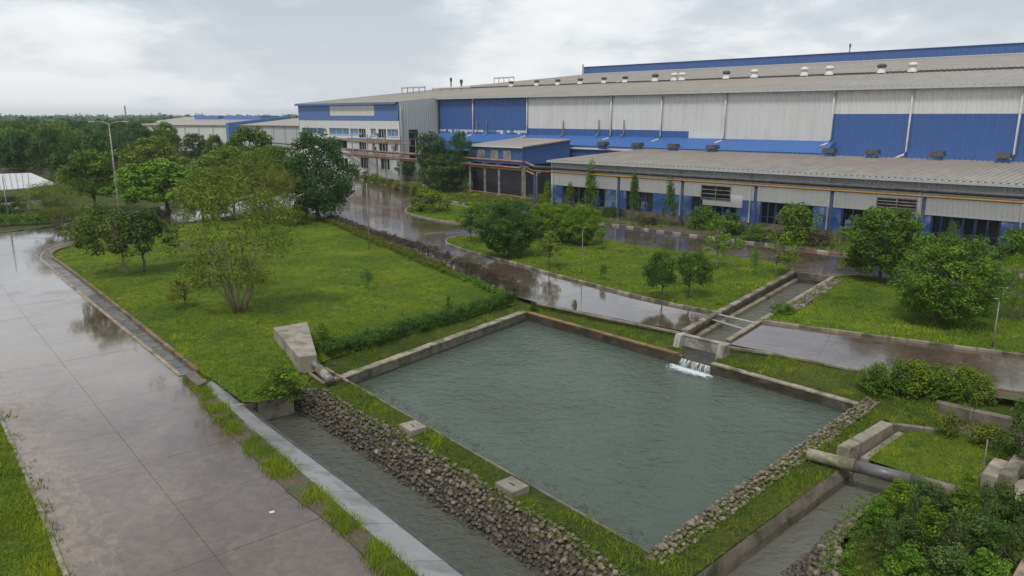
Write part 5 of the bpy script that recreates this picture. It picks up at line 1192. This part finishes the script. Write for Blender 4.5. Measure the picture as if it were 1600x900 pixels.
    if kind in ('airy', 'bush', 'thicket'):
        for i in range(11 if kind == 'airy' else 6):
            th = i*.7+r.uniform(-.2, .2); a = Vector((math.cos(th)*.018, math.sin(th)*.018, -.02)); sp_ = r.uniform(.10, .34) if kind == 'airy' else r.uniform(.08, .2); c = Vector((math.cos(th)*sp_, math.sin(th)*sp_, r.uniform(.34, .58)))
            mb.tube(wobble(a, c, r, 4, .05), [tr, tr*.75, tr*.6, tr*.5, tr*.4], 6)
            for _ in range(4):
                q = min(cs, key=lambda k: (Vector(k)-c).length*r.uniform(.6, 1.6)); mb.tube(wobble(c, q, r, 3, .1), [tr*.4, tr*.28, tr*.2, tr*.1], 5)
    else:
        f = Vector((r.uniform(-.02, .02), r.uniform(-.02, .02), fk)); mb.tube(wobble((0, 0, -.02), f, r, 3, .04), [tr*1.25, tr*1.0, tr*.9, tr*.85], 8)
        tp = Vector((r.uniform(-.04, .04), r.uniform(-.04, .04), P['z1']*.85)); mb.tube(wobble(f, tp, r, 4, .06), [tr*.8, tr*.65, tr*.5, tr*.35, tr*.15], 7)
        for q in r.sample(cs, min(len(cs), P['limb'])):
            s = r.uniform(0, .55); o_ = f.lerp(tp, s); 
            if q[2] < o_.z: o_ = f
            mb.tube(wobble(o_, q, r, 4, .08), [tr*.5, tr*.4, tr*.3, tr*.2, tr*.08], 6)
    tm = bpy.data.meshes.new('trunk_'+kind); tm.from_pydata(mb.v, [], mb.f); tm.polygons.foreach_set('use_smooth', [True]*len(mb.f)); tm.materials.append(MATS['tree_bark']); tm.update()
    TREES[key] = (tm, crown); return TREES[key]
VN = [0]
def tree(kind, name, label, cat, bx, by, ty, x0, x1, leafm='leaf_mid', bark='tree_bark', group=None, z=None, dx=0, base=None, seed=None, wid=None, hgt=None, trunk=True):
    """place a tree whose foot shows at (bx,by), top at row ty, crown between columns x0 and x1"""
    VN[0] += 1; r = random.Random(VN[0]*17)
    b = base or G(bx, by)
    if base is None:
        b = Vector((b.x, b.y, zt1(b)+.05)) if z is None else Vector((b.x, b.y, z))
    h = hgt or (top_z(b, ty)-b.z); w = wid or ((x1-x0)/F*zdepth(b)); tm, cm = tree_kind(kind, seed if seed is not None else VN[0] % 3)
    t = thing(name, label, cat, tuple(b), group); rot = r.uniform(0, 6.28)
    w *= 1.02; h *= .985
    off = ((x0+x1)/2-bx)/F*zdepth(b) if base is None else 0
    if trunk: share(tm, 'trunk' if kind not in ('bush', 'thicket') else 'stems', (0, 0, 0), rot, (w, w, h), t, bark)
    share(cm, 'crown' if kind not in ('bush', 'thicket') else 'foliage', (off, 0, 0), rot, (w, w, h), t, leafm)
    return t
# lawn A
tree('clear', 'tree', 'rusty green crowned tree on a thin trunk at the lawn tip', 'tree', 198, 432, 316, 118, 222, 'leaf_rust', 'pale_bark', seed=0)
tree('clear', 'tree', 'dark green spreading tree near the gutter corner, right of the rusty crowned one', 'tree', 227, 427, 324, 180, 280, 'leaf_dark', seed=1)
tree('airy', 'tree', 'big airy olive tree with many slender pale stems in the middle of the left lawn', 'tree', 375, 492, 262, 258, 480, 'leaf_olive', 'pale_bark', seed=0)
tree('sparse', 'sapling', 'small yellow green sapling leaning left before the big airy tree', 'sapling', 291, 484, 436, 248, 314, 'leaf_yellow', seed=0)
tree('round', 'tree', 'dense dark round headed tree beside the main road bend', 'tree', 497, 345, 201, 440, 560, 'leaf_bluish', seed=0)
tree('airy', 'tree', 'loose olive green tree behind the big airy one, left of the dark round tree', 'tree', 420, 345, 232, 330, 480, 'leaf_olive', 'pale_bark', seed=1)
tree('umbrella', 'tree', 'vivid green umbrella shaped tree behind the lawn tip', 'tree', 262, 334, 246, 172, 322, 'leaf_bright', seed=0)
tree('broad', 'tree', 'olive crowned tree standing behind the vivid umbrella tree', 'tree', 243, 300, 209, 190, 300, 'leaf_olive', seed=2)
tree('airy', 'tree', 'drooping pale green tree beside the hedge at the left edge', 'tree', 93, 357, 281, 36, 138, 'leaf_olive', 'pale_bark', seed=2)
tree('broad', 'tree', 'mid green tree between the tall street lamp and the drooping tree', 'tree', 150, 330, 228, 96, 200, 'leaf_mid', seed=0)
tree('broad', 'tree', 'tall green tree left of the dark round tree with sunlit top', 'tree', 395, 300, 194, 345, 448, 'leaf_mid', seed=1)
tree('airy', 'tree', 'yellow topped tree touching the left side of the dark round tree', 'tree', 448, 352, 262, 405, 485, 'leaf_yellow', 'pale_bark', seed=0)
tree('broad', 'tree', 'dull green tree in the gap right of the umbrella tree', 'tree', 330, 322, 238, 290, 372, 'leaf_olive', seed=0)
tree('sapling', 'sapling', 'lone dark young tree with straight stem in the centre of the left lawn', 'sapling', 576, 457, 420, 565, 586, 'leaf_bluish', seed=0)
tree('sparse', 'sapling', 'tiny feathery sapling standing in the clipped hedge by the pond', 'sapling', 701, 492, 462, 691, 712, 'leaf_dark', seed=1)
tree('bush', 'bush', 'dark spiky bush above the end wall of the left canal', 'bush', 443, 616, 572, 402, 482, 'leaf_mid', seed=1)
tree('bush', 'bush', 'glossy green bush tucked against the tapered concrete block', 'bush', 503, 547, 503, 484, 520, 'leaf_mid', seed=2)
tree('round', 'tree', 'full leafy olive tree behind the big airy tree, touching the umbrella tree', 'tree', 318, 345, 262, 280, 372, 'leaf_olive', seed=1)
tree('broad', 'tree', 'yellow green tree rising behind the big airy tree', 'tree', 365, 318, 226, 315, 418, 'leaf_bright', seed=1)
tree('round', 'tree', 'mid green full tree between the airy trees and the dark round tree', 'tree', 425, 318, 225, 380, 468, 'leaf_mid', seed=2)
tree('bush', 'bush', 'yellow shrub under the left side of the dark round tree', 'bush', 462, 352, 322, 440, 482, 'leaf_olive', seed=2)
# around the lamp and left grove front row
for i, (bx, by, ty, x0, x1, m) in enumerate([(40, 282, 200, 5, 75, 'leaf_bluish'), (115, 300, 215, 85, 150, 'leaf_dark'), (82, 285, 196, 55, 112, 'leaf_bluish'), (165, 292, 200, 135, 200, 'leaf_dark'), (215, 262, 190, 190, 245, 'leaf_bluish'), (263, 262, 187, 243, 287, 'leaf_mid'), (305, 262, 205, 285, 330, 'leaf_dark'), (340, 270, 208, 318, 360, 'leaf_mid'),
                                             (-15, 280, 192, -50, 20, 'leaf_bluish'), (-70, 285, 195, -110, -30, 'leaf_dark')]):
    lab = ['tree at the left end of the grove behind the shelter', 'tree at the front of the grove just left of the lamp post', 'tree in the grove behind the boundary wall gap', 'dark tree directly behind the tall street lamp', 'tree standing before the left end of the far white sheds', 'rounded tree before the far blue roof monitor', 'small tree below the far white sheds', 'tree by the far blue gable', 'tree cut by the left edge of the picture', 'tree outside the left edge behind the shelter'][i]
    tree('broad', 'tree', lab, 'tree', bx, by, ty, x0, x1, m, seed=i % 3)
# grove: rows of trees behind
r = random.Random(11); k = 0
for row, (d, n) in enumerate([(175, 9), (198, 10), (225, 11), (258, 11), (300, 13), (345, 14), (400, 15)]):
    for i in range(n):
        px = -130+(i+.5+r.uniform(-.35, .35))*(400/n)+(row % 2)*12
        if row < 2 and px > 215: continue
        if row < 4 and px > 300: continue
        x = ray(px, 182)[0]/ray(px, 182)[1]*d; h = r.uniform(9.0, 12.0)*(1 if row else .92)
        tree('dense' if r.random() < .5 else 'broad', 'tree', 'dark green tree standing in the dense grove at the left', 'tree', 0, 0, 0, 0, 0, r.choice(['leaf_dark', 'leaf_bluish', 'leaf_bluish', 'leaf_mid', 'leaf_mid']), group='trees of the dense grove at the left', base=Vector((x, d+r.uniform(-6, 6), 0)), wid=h*r.uniform(.85, 1.25), hgt=h, seed=r.randrange(3))
# middle lawn and its far edge
B_ = [('round', 793, 402, 311, 742, 846, 'leaf_dark', 'large dark dense tree at the left end of the middle lawn'),
      ('clear', 736, 380, 316, 711, 772, 'leaf_mid', 'smaller green tree just left of the large dark tree on the middle lawn'),
      ('round', 846, 374, 316, 818, 880, 'leaf_bright', 'bright green bushy tree right behind the large dark tree'),
      ('round', 876, 378, 317, 846, 906, 'leaf_bright', 'bright green bushy tree, middle of the three behind the middle lawn'),
      ('round', 906, 383, 318, 874, 944, 'leaf_bright', 'bright green bushy tree with a bare stem at the right end of the three'),
      ('sparse', 858, 421, 358, 828, 890, 'leaf_olive', 'thin sparse tree with open branches in front of the bright bushy trees'),
      ('sapling', 940, 391, 353, 929, 953, 'leaf_mid', 'young tree with dark head near the far edge of the middle lawn'),
      ('sapling', 944, 441, 413, 936, 951, 'leaf_dark', 'tiny dark sapling close to the kerb of the middle lawn'),
      ('clear', 1035, 470, 391, 998, 1060, 'leaf_dark', 'dark leaning tree by the front kerb of the middle lawn, left of a pair'),
      ('clear', 1075, 468, 389, 1052, 1115, 'leaf_dark', 'dark tree by the front kerb of the middle lawn, right of a pair'),
      ('sparse', 1119, 421, 333, 1080, 1160, 'leaf_bright', 'loose lime green tree with layered branches at the far side of the middle lawn'),
      ('sapling', 1178, 432, 392, 1167, 1190, 'leaf_mid', 'dark headed young tree near the feeder channel'),
      ('sparse', 1212, 432, 362, 1186, 1266, 'leaf_bright', 'yellow green spreading young tree at the head of the feeder channel'),
      ('sparse', 1023, 388, 366, 1012, 1033, 'leaf_yellow', 'small yellow sapling at the far edge of the middle lawn, left one'),
      ('sparse', 1040, 391, 368, 1030, 1052, 'leaf_yellow', 'small yellow sapling at the far edge of the middle lawn, right one'),
      ('bush', 670, 331, 289, 642, 704, 'leaf_bright', 'round yellow green shrub on the small kerbed island'),
      ('sparse', 700, 336, 308, 688, 712, 'leaf_olive', 'thin sapling beside the round shrub on the small island'),
      ('round', 1374, 439, 320, 1302, 1447, 'leaf_mid', 'large broad green tree at the far edge of the right lawn'),
      ('round', 1461, 509, 366, 1395, 1556, 'leaf_mid', 'large nearer green tree standing in the right lawn'),
      ('airy', 1585, 503, 393, 1540, 1630, 'leaf_bright', 'yellow green tree cut by the right edge of the picture'),
      ('bush', 1236, 381, 312, 1200, 1276, 'leaf_mid', 'tall rounded green shrub before the low shed behind the channel'),
      ('bush', 1290, 388, 352, 1262, 1300, 'leaf_brown', 'brownish low shrub beside the tall rounded shrub at the shed'),
      ('slim', 922, 338, 257, 905, 938, 'leaf_mid', 'tall slim tree in front of the low shed, the leftmost tall one'),
      ('slim', 988, 349, 268, 977, 1002, 'leaf_dark', 'tall slim dark tree in front of the low shed, middle one'),
      ('slim', 1045, 356, 274, 1032, 1058, 'leaf_dark', 'tall slim dark tree in front of the low shed, right one'),
      ('slim', 858, 330, 286, 843, 868, 'leaf_mid', 'small slim tree at the corner of the low shed'),
      ('slim', 889, 333, 286, 877, 902, 'leaf_mid', 'small slim tree second from the corner of the low shed'),
      ('bush', 1092, 358, 316, 1070, 1122, 'leaf_mid', 'leafy shrub under the louvre window of the low shed'),
      ('bush', 1140, 368, 330, 1115, 1168, 'leaf_dark', 'dark shrub under the pale panel of the low shed'),
      ('bush', 955, 340, 322, 935, 975, 'leaf_dark', 'low dark shrub between the slim trees by the shed'),
      ('bush', 1010, 352, 336, 995, 1030, 'leaf_brown', 'low brownish shrub in the shed bed'),
      ('bush', 1180, 377, 350, 1160, 1203, 'leaf_mid', 'low green shrub beside the blue post of the shed'),
      ('bush', 1575, 412, 352, 1545, 1612, 'leaf_mid', 'green shrub before the shed windows at the right edge'),
      ('slim', 1483, 404, 345, 1468, 1500, 'leaf_mid', 'slim tree between the large lawn trees and the shed windows'),
      ('dense', 676, 296, 201, 645, 704, 'leaf_bluish', 'tall dark tree by the pipe rack right of the office block'),
      ('dense', 715, 300, 204, 696, 742, 'leaf_bluish', 'tall dark tree between the office block and the blue annex'),
      ('dense', 690, 300, 238, 655, 735, 'leaf_dark', 'low dark tree mass under the pipes beside the annex'),
      ('broad', 591, 277, 247, 572, 612, 'leaf_dark', 'small dark tree before the office block'),
      ('broad', 638, 282, 246, 618, 652, 'leaf_bluish', 'dark tree at the corner of the office block'),
      ('bush', 1234, 492, 470, 1203, 1240, 'leaf_mid', 'small weedy bush on the corner of the right lawn by the channel'),
      ('bush', 834, 478, 470, 826, 842, 'leaf_dark', 'small plant on the pond strip near the brown hedge'),
      ('bush', 897, 478, 467, 892, 903, 'leaf_bright', 'small upright plant at the edge of the pond strip')]
for i, (k, bx, by, ty, x0, x1, m, lab) in enumerate(B_):
    nm = {'bush': 'bush', 'sapling': 'sapling', 'slim': 'tree', 'sparse': 'sapling'}.get(k, 'tree')
    tree(k, nm, lab, {'bush': 'bush', 'sapling': 'sapling'}.get(nm, 'tree'), bx, by, ty, x0, x1, m, 'pale_bark' if m in ('leaf_yellow', 'leaf_bright') else 'tree_bark', seed=i % 3)
# row of clipped yellow shrubs before the office
nm_ = ['first', 'second', 'third', 'fourth', 'fifth', 'sixth', 'seventh', 'eighth']
for i, (bx, by, ty, x0, x1, m) in enumerate([(556, 276, 262, 545, 568, 'leaf_mid'), (570, 281, 266, 560, 582, 'leaf_bright'), (585, 285, 270, 574, 597, 'leaf_bright'), (599, 289, 274, 588, 609, 'leaf_yellow'), (611, 292, 278, 601, 621, 'leaf_yellow'), (622, 296, 280, 610, 634, 'leaf_cream'), (634, 299, 281, 622, 645, 'leaf_cream'), (648, 303, 290, 638, 658, 'leaf_mid')]):
    tree('bush', 'shrub', 'rounded clipped shrub before the office block, '+nm_[i]+' from the left in its row', 'shrub', bx, by, ty, x0, x1, m, group='clipped shrubs before the office block', seed=i % 3)
# shrub row above the brick edging at the right
for i, (bx, by, ty, x0, x1, m) in enumerate([(1368, 601, 560, 1338, 1398, 'leaf_mid'), (1402, 604, 562, 1376, 1436, 'leaf_mid'), (1432, 606, 558, 1400, 1468, 'leaf_bright'), (1466, 609, 566, 1440, 1500, 'leaf_mid'), (1500, 612, 568, 1474, 1530, 'leaf_bright'), (1526, 616, 576, 1500, 1556, 'leaf_olive')]):
    tree('bush', 'shrub', 'leafy shrub in the planted row above the brick edging, '+nm_[i]+' from the left', 'shrub', bx, by, ty, x0, x1, m, group='shrubs above the brick edging', seed=i % 3)
# big foreground thicket at lower right
TH = [(1375, 812, 772, 1348, 1402, 'leaf_mid', 'small leafy bush at the tip of the thicket beside the right canal'),
      (1408, 800, 752, 1372, 1446, 'leaf_bright', 'bright leafy bush at the upper left of the foreground thicket'),
      (1455, 795, 752, 1418, 1492, 'leaf_weed', 'grey green bush in the thicket under the end of the big pipe'),
      (1506, 806, 756, 1470, 1545, 'leaf_mid', 'bush in the thicket below the vivid yellow plant'),
      (1552, 812, 752, 1515, 1594, 'leaf_weed', 'bush in the thicket below the pale block wall'),
      (1604, 840, 766, 1566, 1650, 'leaf_dark', 'dark bush at the right edge above the tan parapet'),
      (1400, 858, 800, 1360, 1440, 'leaf_weed', 'feathery bush beside the stones on the left side of the thicket'),
      (1452, 862, 796, 1412, 1498, 'leaf_mid', 'green bush in the middle of the foreground thicket'),
      (1508, 868, 800, 1464, 1552, 'leaf_weed', 'grey green bush right of the middle of the foreground thicket'),
      (1556, 880, 812, 1515, 1600, 'leaf_dark', 'dark bush just left of the tan parapet'),
      (1412, 925, 858, 1366, 1458, 'leaf_mid', 'low bush at the bottom edge over the vivid grass'),
      (1472, 930, 850, 1424, 1524, 'leaf_weed', 'feathery bush at the bottom edge of the thicket'),
      (1534, 938, 858, 1484, 1584, 'leaf_mid', 'bush at the bottom edge beside the tan parapet'),
      (1610, 725, 606, 1552, 1680, 'leaf_dark', 'large leaved dark bush at the right edge above the block wall')]
for i, (bx, by, ty, x0, x1, m, lab) in enumerate(TH):
    tree('thicket', 'bush', lab, 'bush', bx, by, ty, x0, x1, m, seed=i % 3, z=-.4)
for i, (bx, by, ty, x0, x1) in enumerate([(1425, 830, 745, 1400, 1452), (1530, 850, 752, 1500, 1560), (1480, 890, 790, 1450, 1512), (1390, 880, 815, 1368, 1415), (1575, 900, 800, 1545, 1605)]):
    tree('sparse', 'sapling', 'thin shoot rising out of the foreground thicket, '+['the upper left one', 'the upper right one', 'the middle one', 'the one nearest the stones', 'the one nearest the parapet'][i], 'sapling', bx, by, ty, x0, x1, 'leaf_weed', seed=i % 3, z=-.4)
tree('bush', 'bush', 'small vivid yellow green plant at the foot of the thin post', 'bush', 1515, 752, 736, 1498, 1530, 'leaf_bright', z=-.3, seed=1)
tree('bush', 'bush', 'pale sprawling weeds growing in the sunken pit', 'bush', 1480, 668, 636, 1460, 1505, 'leaf_olive', z=-.9, seed=0)
tree('bush', 'bush', 'leafy creeping plants on the floor of the pit at right', 'bush', 1540, 682, 655, 1505, 1575, 'leaf_olive', z=-.95, seed=2)
# hedges: leafy strips
def hedge(name, label, path, w, h, m, k=1.0, leaf=.13, rag=.12, core='soil', group=None, twig=False):
    P_ = densify([v2(p) for p in path], .5, False); mid = P_[len(P_)//2]; t = thing(name, label, 'hedge', (mid[0], mid[1], zt1(mid)+.05), group)
    cs = []; rs = []; ns = []; r = random.Random(len(path)*7+int(w*10))
    for i, p in enumerate(P_):
        a = P_[max(i-1, 0)]; b = P_[min(i+1, len(P_)-1)]; d = (Vector(b)-Vector(a)).normalized(); s = Vector((-d.y, d.x)); z0 = zt1(p)+.08
        bumpy = 1+rag*2*(r.random()-.5)
        for q in range(int(5*k)+1):
            u = r.uniform(-.5, .5)*w; zz = r.uniform(.25, .85)*h*bumpy; c = Vector(p)+s*u+d*r.uniform(-.3, .3)
            cs.append((c.x-t.location.x, c.y-t.location.y, z0+zz-t.location.z)); rs.append(r.uniform(.22, .36)*min(1.3, h)); ns.append(int(26*k))
    v, tt = leaves(cs, rs, ns, leaf, .45, up=.5, rg=np.random.default_rng(5)); me = quad_mesh('foliage', v, tt, m); o = share(me, 'foliage', (0, 0, 0), 0, (1, 1, 1), t)
    mb = MB()
    for i in range(0, len(P_)):
        for _ in range(3 if twig else 1):
            p = Vector((P_[i][0]+r.uniform(-.3, .3)*w, P_[i][1]+r.uniform(-.3, .3)*w, zt1(P_[i])-.05)); mb.tube([p, p+Vector((r.uniform(-.2, .2), r.uniform(-.2, .2), h*r.uniform(.6, .95)))], [.03, .012], 4)
    mb.build('stems', 'tree_bark', t); return t
hedge('hedge', 'clipped dark green hedge along the pond end of the left lawn', [G(512, 551), G(560, 539), G(620, 520), G(700, 497), G(760, 479), G(800, 467)], 1.0, .85, 'leaf_dark', 2.6, .10, .06)
hedge('hedge', 'purplish brown twiggy hedge between the left lawn and the main road', [G(640, 388), G(680, 404), G(720, 421), G(760, 438), G(808, 460)], 1.1, .95, 'leaf_brown', 1.7, .10, .25, twig=True)
hedge('hedge', 'brownish twiggy hedge along the upper bend of the main road', [G(515, 344), G(560, 362), G(600, 376), G(640, 390)], 1.0, .85, 'leaf_brown', 1.6, .11, .25, twig=True)
hedge('hedge', 'low green and yellow hedge strip in front of the brown twigs', [G(505, 346), G(530, 355), G(560, 369), G(590, 382), G(620, 393), G(660, 411), G(700, 429)], 1.2, .65, 'leaf_olive', 1.8, .11, .15)
hedge('hedge', 'low dark green hedge at the foot of the brown hedge near the pond', [G(700, 430), G(740, 446), G(790, 466)], .8, .5, 'leaf_mid', 1.8, .10, .15)
hedge('hedge', 'long trimmed green hedge at the left edge beyond the cross road', [G(-150, 360), G(0, 353), G(60, 350), G(118, 344)], 2.2, 1.3, 'leaf_mid', 1.5, .2, .1)
hedge('hedge', 'dark hedge mass behind the trimmed hedge at the left edge', [G(-100, 345), G(0, 340), G(40, 338)], 2.5, 2.2, 'leaf_dark', 1.6, .25, .3)

# ------------------------------------------------------------------ grass blades (nobody could count them)
def blades(name, poly, dens, h, w, m, zf, tuft=5, spread=.12, holes=(), clump=None, lean=.5, dist=None):
    p = [v2(q) for q in poly]; xs = [q[0] for q in p]; ys = [q[1] for q in p]; A_ = (max(xs)-min(xs))*(max(ys)-min(ys)); n = int(A_*dens)
    x = rng.uniform(min(xs), max(xs), n); y = rng.uniform(min(ys), max(ys), n); k = inside(p, x, y)
    for hh in holes: k &= ~inside(hh, x, y)
    if clump: k &= vnoise(x, y, clump[0], clump[2] if len(clump) > 2 else 4) > clump[1]
    if dist: k &= rng.uniform(0, 1, n) < np.clip(dist/np.hypot(x, y), .12, 1)**1.5
    x = x[k]; y = y[k]; n = len(x)
    if not n: return None
    tx = np.repeat(x, tuft)+rng.normal(0, spread, n*tuft); ty = np.repeat(y, tuft)+rng.normal(0, spread, n*tuft); z = zf(tx, ty)
    cl_ = np.clip((vnoise(x, y, 1.1, 21)*.6+vnoise(x, y, .55, 22)*.4-.5)*2.2+.5, 0, 1)
    hh = h*rng.uniform(.5, 1.3, n*tuft)*np.repeat(rng.uniform(.7, 1.2, n)*(.55+.95*cl_), tuft); a = rng.uniform(0, 6.283, n*tuft); ln = rng.normal(0, lean, (n*tuft, 2))*hh[:, None]
    ww = w*rng.uniform(.6, 1.4, n*tuft); ca, sa = np.cos(a)*ww/2, np.sin(a)*ww/2
    v = np.stack([np.stack([tx-ca, ty-sa, z-.01], 1), np.stack([tx+ca, ty+sa, z-.01], 1), np.stack([tx+ln[:, 0], ty+ln[:, 1], z+hh], 1)], 1).reshape(-1, 3)
    t = np.clip(np.repeat(np.clip((vnoise(x, y, 2.6, 9)-.5)*1.7+.5, 0, 1)*.45+cl_*.45+rng.uniform(0, .15, n), tuft)+rng.uniform(-.15, .15, n*tuft), 0, 1)
    me = quad_mesh(name, v, np.repeat(t, 3), m, 3); o = bpy.data.objects.new(name, me); COL.objects.link(o); o['kind'] = 'stuff'; return o
blades('grass', pA, 36, .10, .035, 'grass_blade', zfA, 5, .10, dist=40)
blades('grass', pB, 13, .12, .06, 'grass_blade', zfB, 5, .16, dist=55)
blades('grass', pC, 15, .12, .055, 'grass_blade', zfC, 5, .15, dist=50)
blades('grass', pL, 60, .13, .025, 'grass_bright_blade', zfL, 6, .08, dist=30)
blades('grass', ccw(smF), 70, .08, .02, 'grass_blade', lambda x, y: zfF(x, y), 6, .07)
blades('grass', pI, 8, .10, .07, 'grass_blade', zfI, 5, .2)
zg = lambda x, y: zt(x, y)-.03
bank = [v2(G(*q)) for q in [(450, 640), (500, 560), (700, 500), (830, 468), (1070, 516), (1135, 538), (1345, 578), (1600, 616), (1900, 660), (1900, 1000), (1230, 1030), (1000, 1030), (900, 960), (640, 740)]]
cut = [P2, left_hole, feed_hole, rc_hole, pit_hole, smF]
blades('grass', bank, 60, .075, .026, 'grass_bank_blade', zg, 5, .09, holes=cut)
blades('grass_tufts', bank, 14, .16, .028, 'grass_bright_blade', zg, 12, .10, holes=cut, clump=(1.1, .55))
def weeds_over(name, poly, n, m, zf, holes=(), clump=(1.2, .5, 5), leaf=.06, rad=.13):
    p = [v2(q) for q in poly]; xs = [q[0] for q in p]; ys = [q[1] for q in p]; x = rng.uniform(min(xs), max(xs), n*6); y = rng.uniform(min(ys), max(ys), n*6); k = inside(p, x, y) & (vnoise(x, y, *clump[:1], clump[2]) > clump[1])
    for hh in holes: k &= ~inside(hh, x, y) & (segdist(hh, x, y) > .12)
    x, y = x[k][:n], y[k][:n]; z = zf(x, y); v, t = leaves(np.stack([x, y, z+.05], 1), rng.uniform(.5, 1.3, len(x))*rad, np.full(len(x), 14), leaf, .5, flat_=.5)
    me = quad_mesh(name, v, t, m); o = bpy.data.objects.new(name, me); COL.objects.link(o); o['kind'] = 'stuff'
weeds_over('ground_weeds', bank, 1500, 'leaf_weed', zg, cut)
weeds_over('ground_weeds', bank, 700, 'leaf_bright', zg, cut, (1.0, .60, 8), .05, .10)
weeds_over('ground_weeds', bank, 500, 'leaf_brown', zg, cut, (1.5, .55, 12), .06, .14)
weeds_over('ground_weeds', pA, 1300, 'leaf_olive', zfA, (), (2.0, .58, 6), .09, .20)
weeds_over('ground_weeds', pA, 900, 'leaf_mid', zfA, (), (1.6, .60, 16), .09, .20)
weeds_over('ground_weeds', pB, 500, 'leaf_mid', zfB, (), (2.0, .58, 6), .12, .24)
weeds_over('ground_weeds', pC, 500, 'leaf_mid', zfC, (), (2.0, .58, 6), .12, .24)
weeds_over('ground_weeds', bed, 700, 'leaf_weed', zfBed, (), (3.0, .45, 6), .18, .35)
weeds_over('ground_weeds', pit_hole, 90, 'leaf_olive', lambda x, y: -1.0+x*0, (), (1.0, .3, 6), .10, .22)
blades('grass_tufts', vg, 60, .20, .022, 'grass_bright_blade', lambda x, y: .02+x*0, 14, .11, clump=(.9, .36, 2))
blades('grass_tufts', vg, 10, .10, .02, 'grass_bank_blade', lambda x, y: .02+x*0, 10, .12)
blades('weeds', [v2(G(*q)) for q in [(-20, 640), (20, 640), (70, 755), (118, 900), (165, 1005), (140, 1005), (92, 900), (45, 760)]], 14, .09, .03, 'grass_bank_blade', lambda x, y: .01+x*0, 8, .10, clump=(.8, .35))
blades('weeds', bed, 3, .25, .12, 'grass_bank_blade', zfBed, 8, .3, clump=(3, .45))
blades('weeds', isl2, 3, .2, .12, 'grass_blade', zfI2, 8, .3)
# creeping growth on stone banks
def creep(name, path, w, n, m, leaf=.07):
    cs = []; r = random.Random(n); 
    for _ in range(n):
        i = r.randrange(len(path)-1); p = path[i].lerp(path[i+1], r.random()); cs.append((p.x+r.uniform(-w, w), p.y+r.uniform(-w, w), p.z+r.uniform(0, .08)))
    v, t = leaves(cs, [.14]*n, [16]*n, leaf, .5, rg=np.random.default_rng(n), flat_=.4); me = quad_mesh(name, v, t, m); o = bpy.data.objects.new(name, me); COL.objects.link(o); o['kind'] = 'stuff'
creep('creeping_plants', can_top, .22, 150, 'leaf_yellow', .05)
creep('creeping_plants', can_top, .42, 380, 'leaf_mid', .06)
creep('creeping_plants', [q.lerp(b_, .3) for q, b_ in zip(can_top, can_bot+can_bot[-1:]*3)], .35, 120, 'leaf_olive', .05)
creep('creeping_plants', [pond[2]+sR*.55, pond[3]+sR*.6], .22, 260, 'leaf_mid', .06)
creep('creeping_plants', [pond[2]+sR*.3+Vector((0, 0, .1)), pond[3]+sR*.3+Vector((0, 0, .1))], .2, 90, 'leaf_olive', .05)
creep('creeping_plants', [q-dN*0+Vector((-.0, 0, 0)) for q in (pond[0]+sN*-.35, pond[3]+sN*-.35)], .25, 120, 'leaf_brown', .05)
creep('creeping_plants', [G(1395, 775, -.3), G(1345, 795, -.3), G(1320, 850, -.3), G(1310, 905, -.3)], .5, 200, 'leaf_mid', .07)
creep('creeping_plants', [G(512, 556, -.1), G(620, 528, -.3), G(810, 474, -.3)], .5, 260, 'leaf_mid', .06)

# ------------------------------------------------------------------ distant woodland: a mass nobody could count
n = 5200; dd = np.exp(rng.uniform(math.log(430), math.log(3600), n)); az = rng.uniform(-1.2, 1.1, n); px_, py_ = dd*np.sin(az), dd*np.cos(az)
keep = ~((px_*NV[0]+py_*NV[1] > 70) & (px_*UV[0]+py_*UV[1] > -150) & (dd < 600)); px_, py_, dd = px_[keep], py_[keep], dd[keep]
sz = rng.uniform(9, 16, len(dd))*(1+.4*(dd > 1200)); cs = np.stack([px_, py_, sz*.42], 1)
v, t = leaves(np.concatenate([cs, cs+rng.normal(0, 3, cs.shape)*[1, 1, .4]]), np.concatenate([sz*.55, sz*.4]), np.full(len(dd)*2, 26), 4.2, .8, up=.8, flat_=.75)
me = quad_mesh('distant_woodland', v, t, 'leaf_bluish'); o = bpy.data.objects.new('distant_woodland', me); COL.objects.link(o); o['kind'] = 'stuff'

# ------------------------------------------------------------------ haze
hm = bpy.data.materials.new('haze'); hm.use_nodes = True; t = hm.node_tree; t.nodes.clear()
pv = N(t, 'ShaderNodeVolumePrincipled'); pv.inputs['Color'].default_value = (.86, .91, .96, 1); pv.inputs['Density'].default_value = .0002; pv.inputs['Anisotropy'].default_value = .2
L(t, pv.outputs[0], N(t, 'ShaderNodeOutputMaterial').inputs['Volume']); MATS['haze'] = hm
o = MB().hexa([(-4300, -4300, -4), (4300, -4300, -4), (4300, 4300, -4), (-4300, 4300, -4)], [(-4300, -4300, 40), (4300, -4300, 40), (4300, 4300, 40), (-4300, 4300, 40)]).build('haze', 'haze'); o['kind'] = 'stuff'
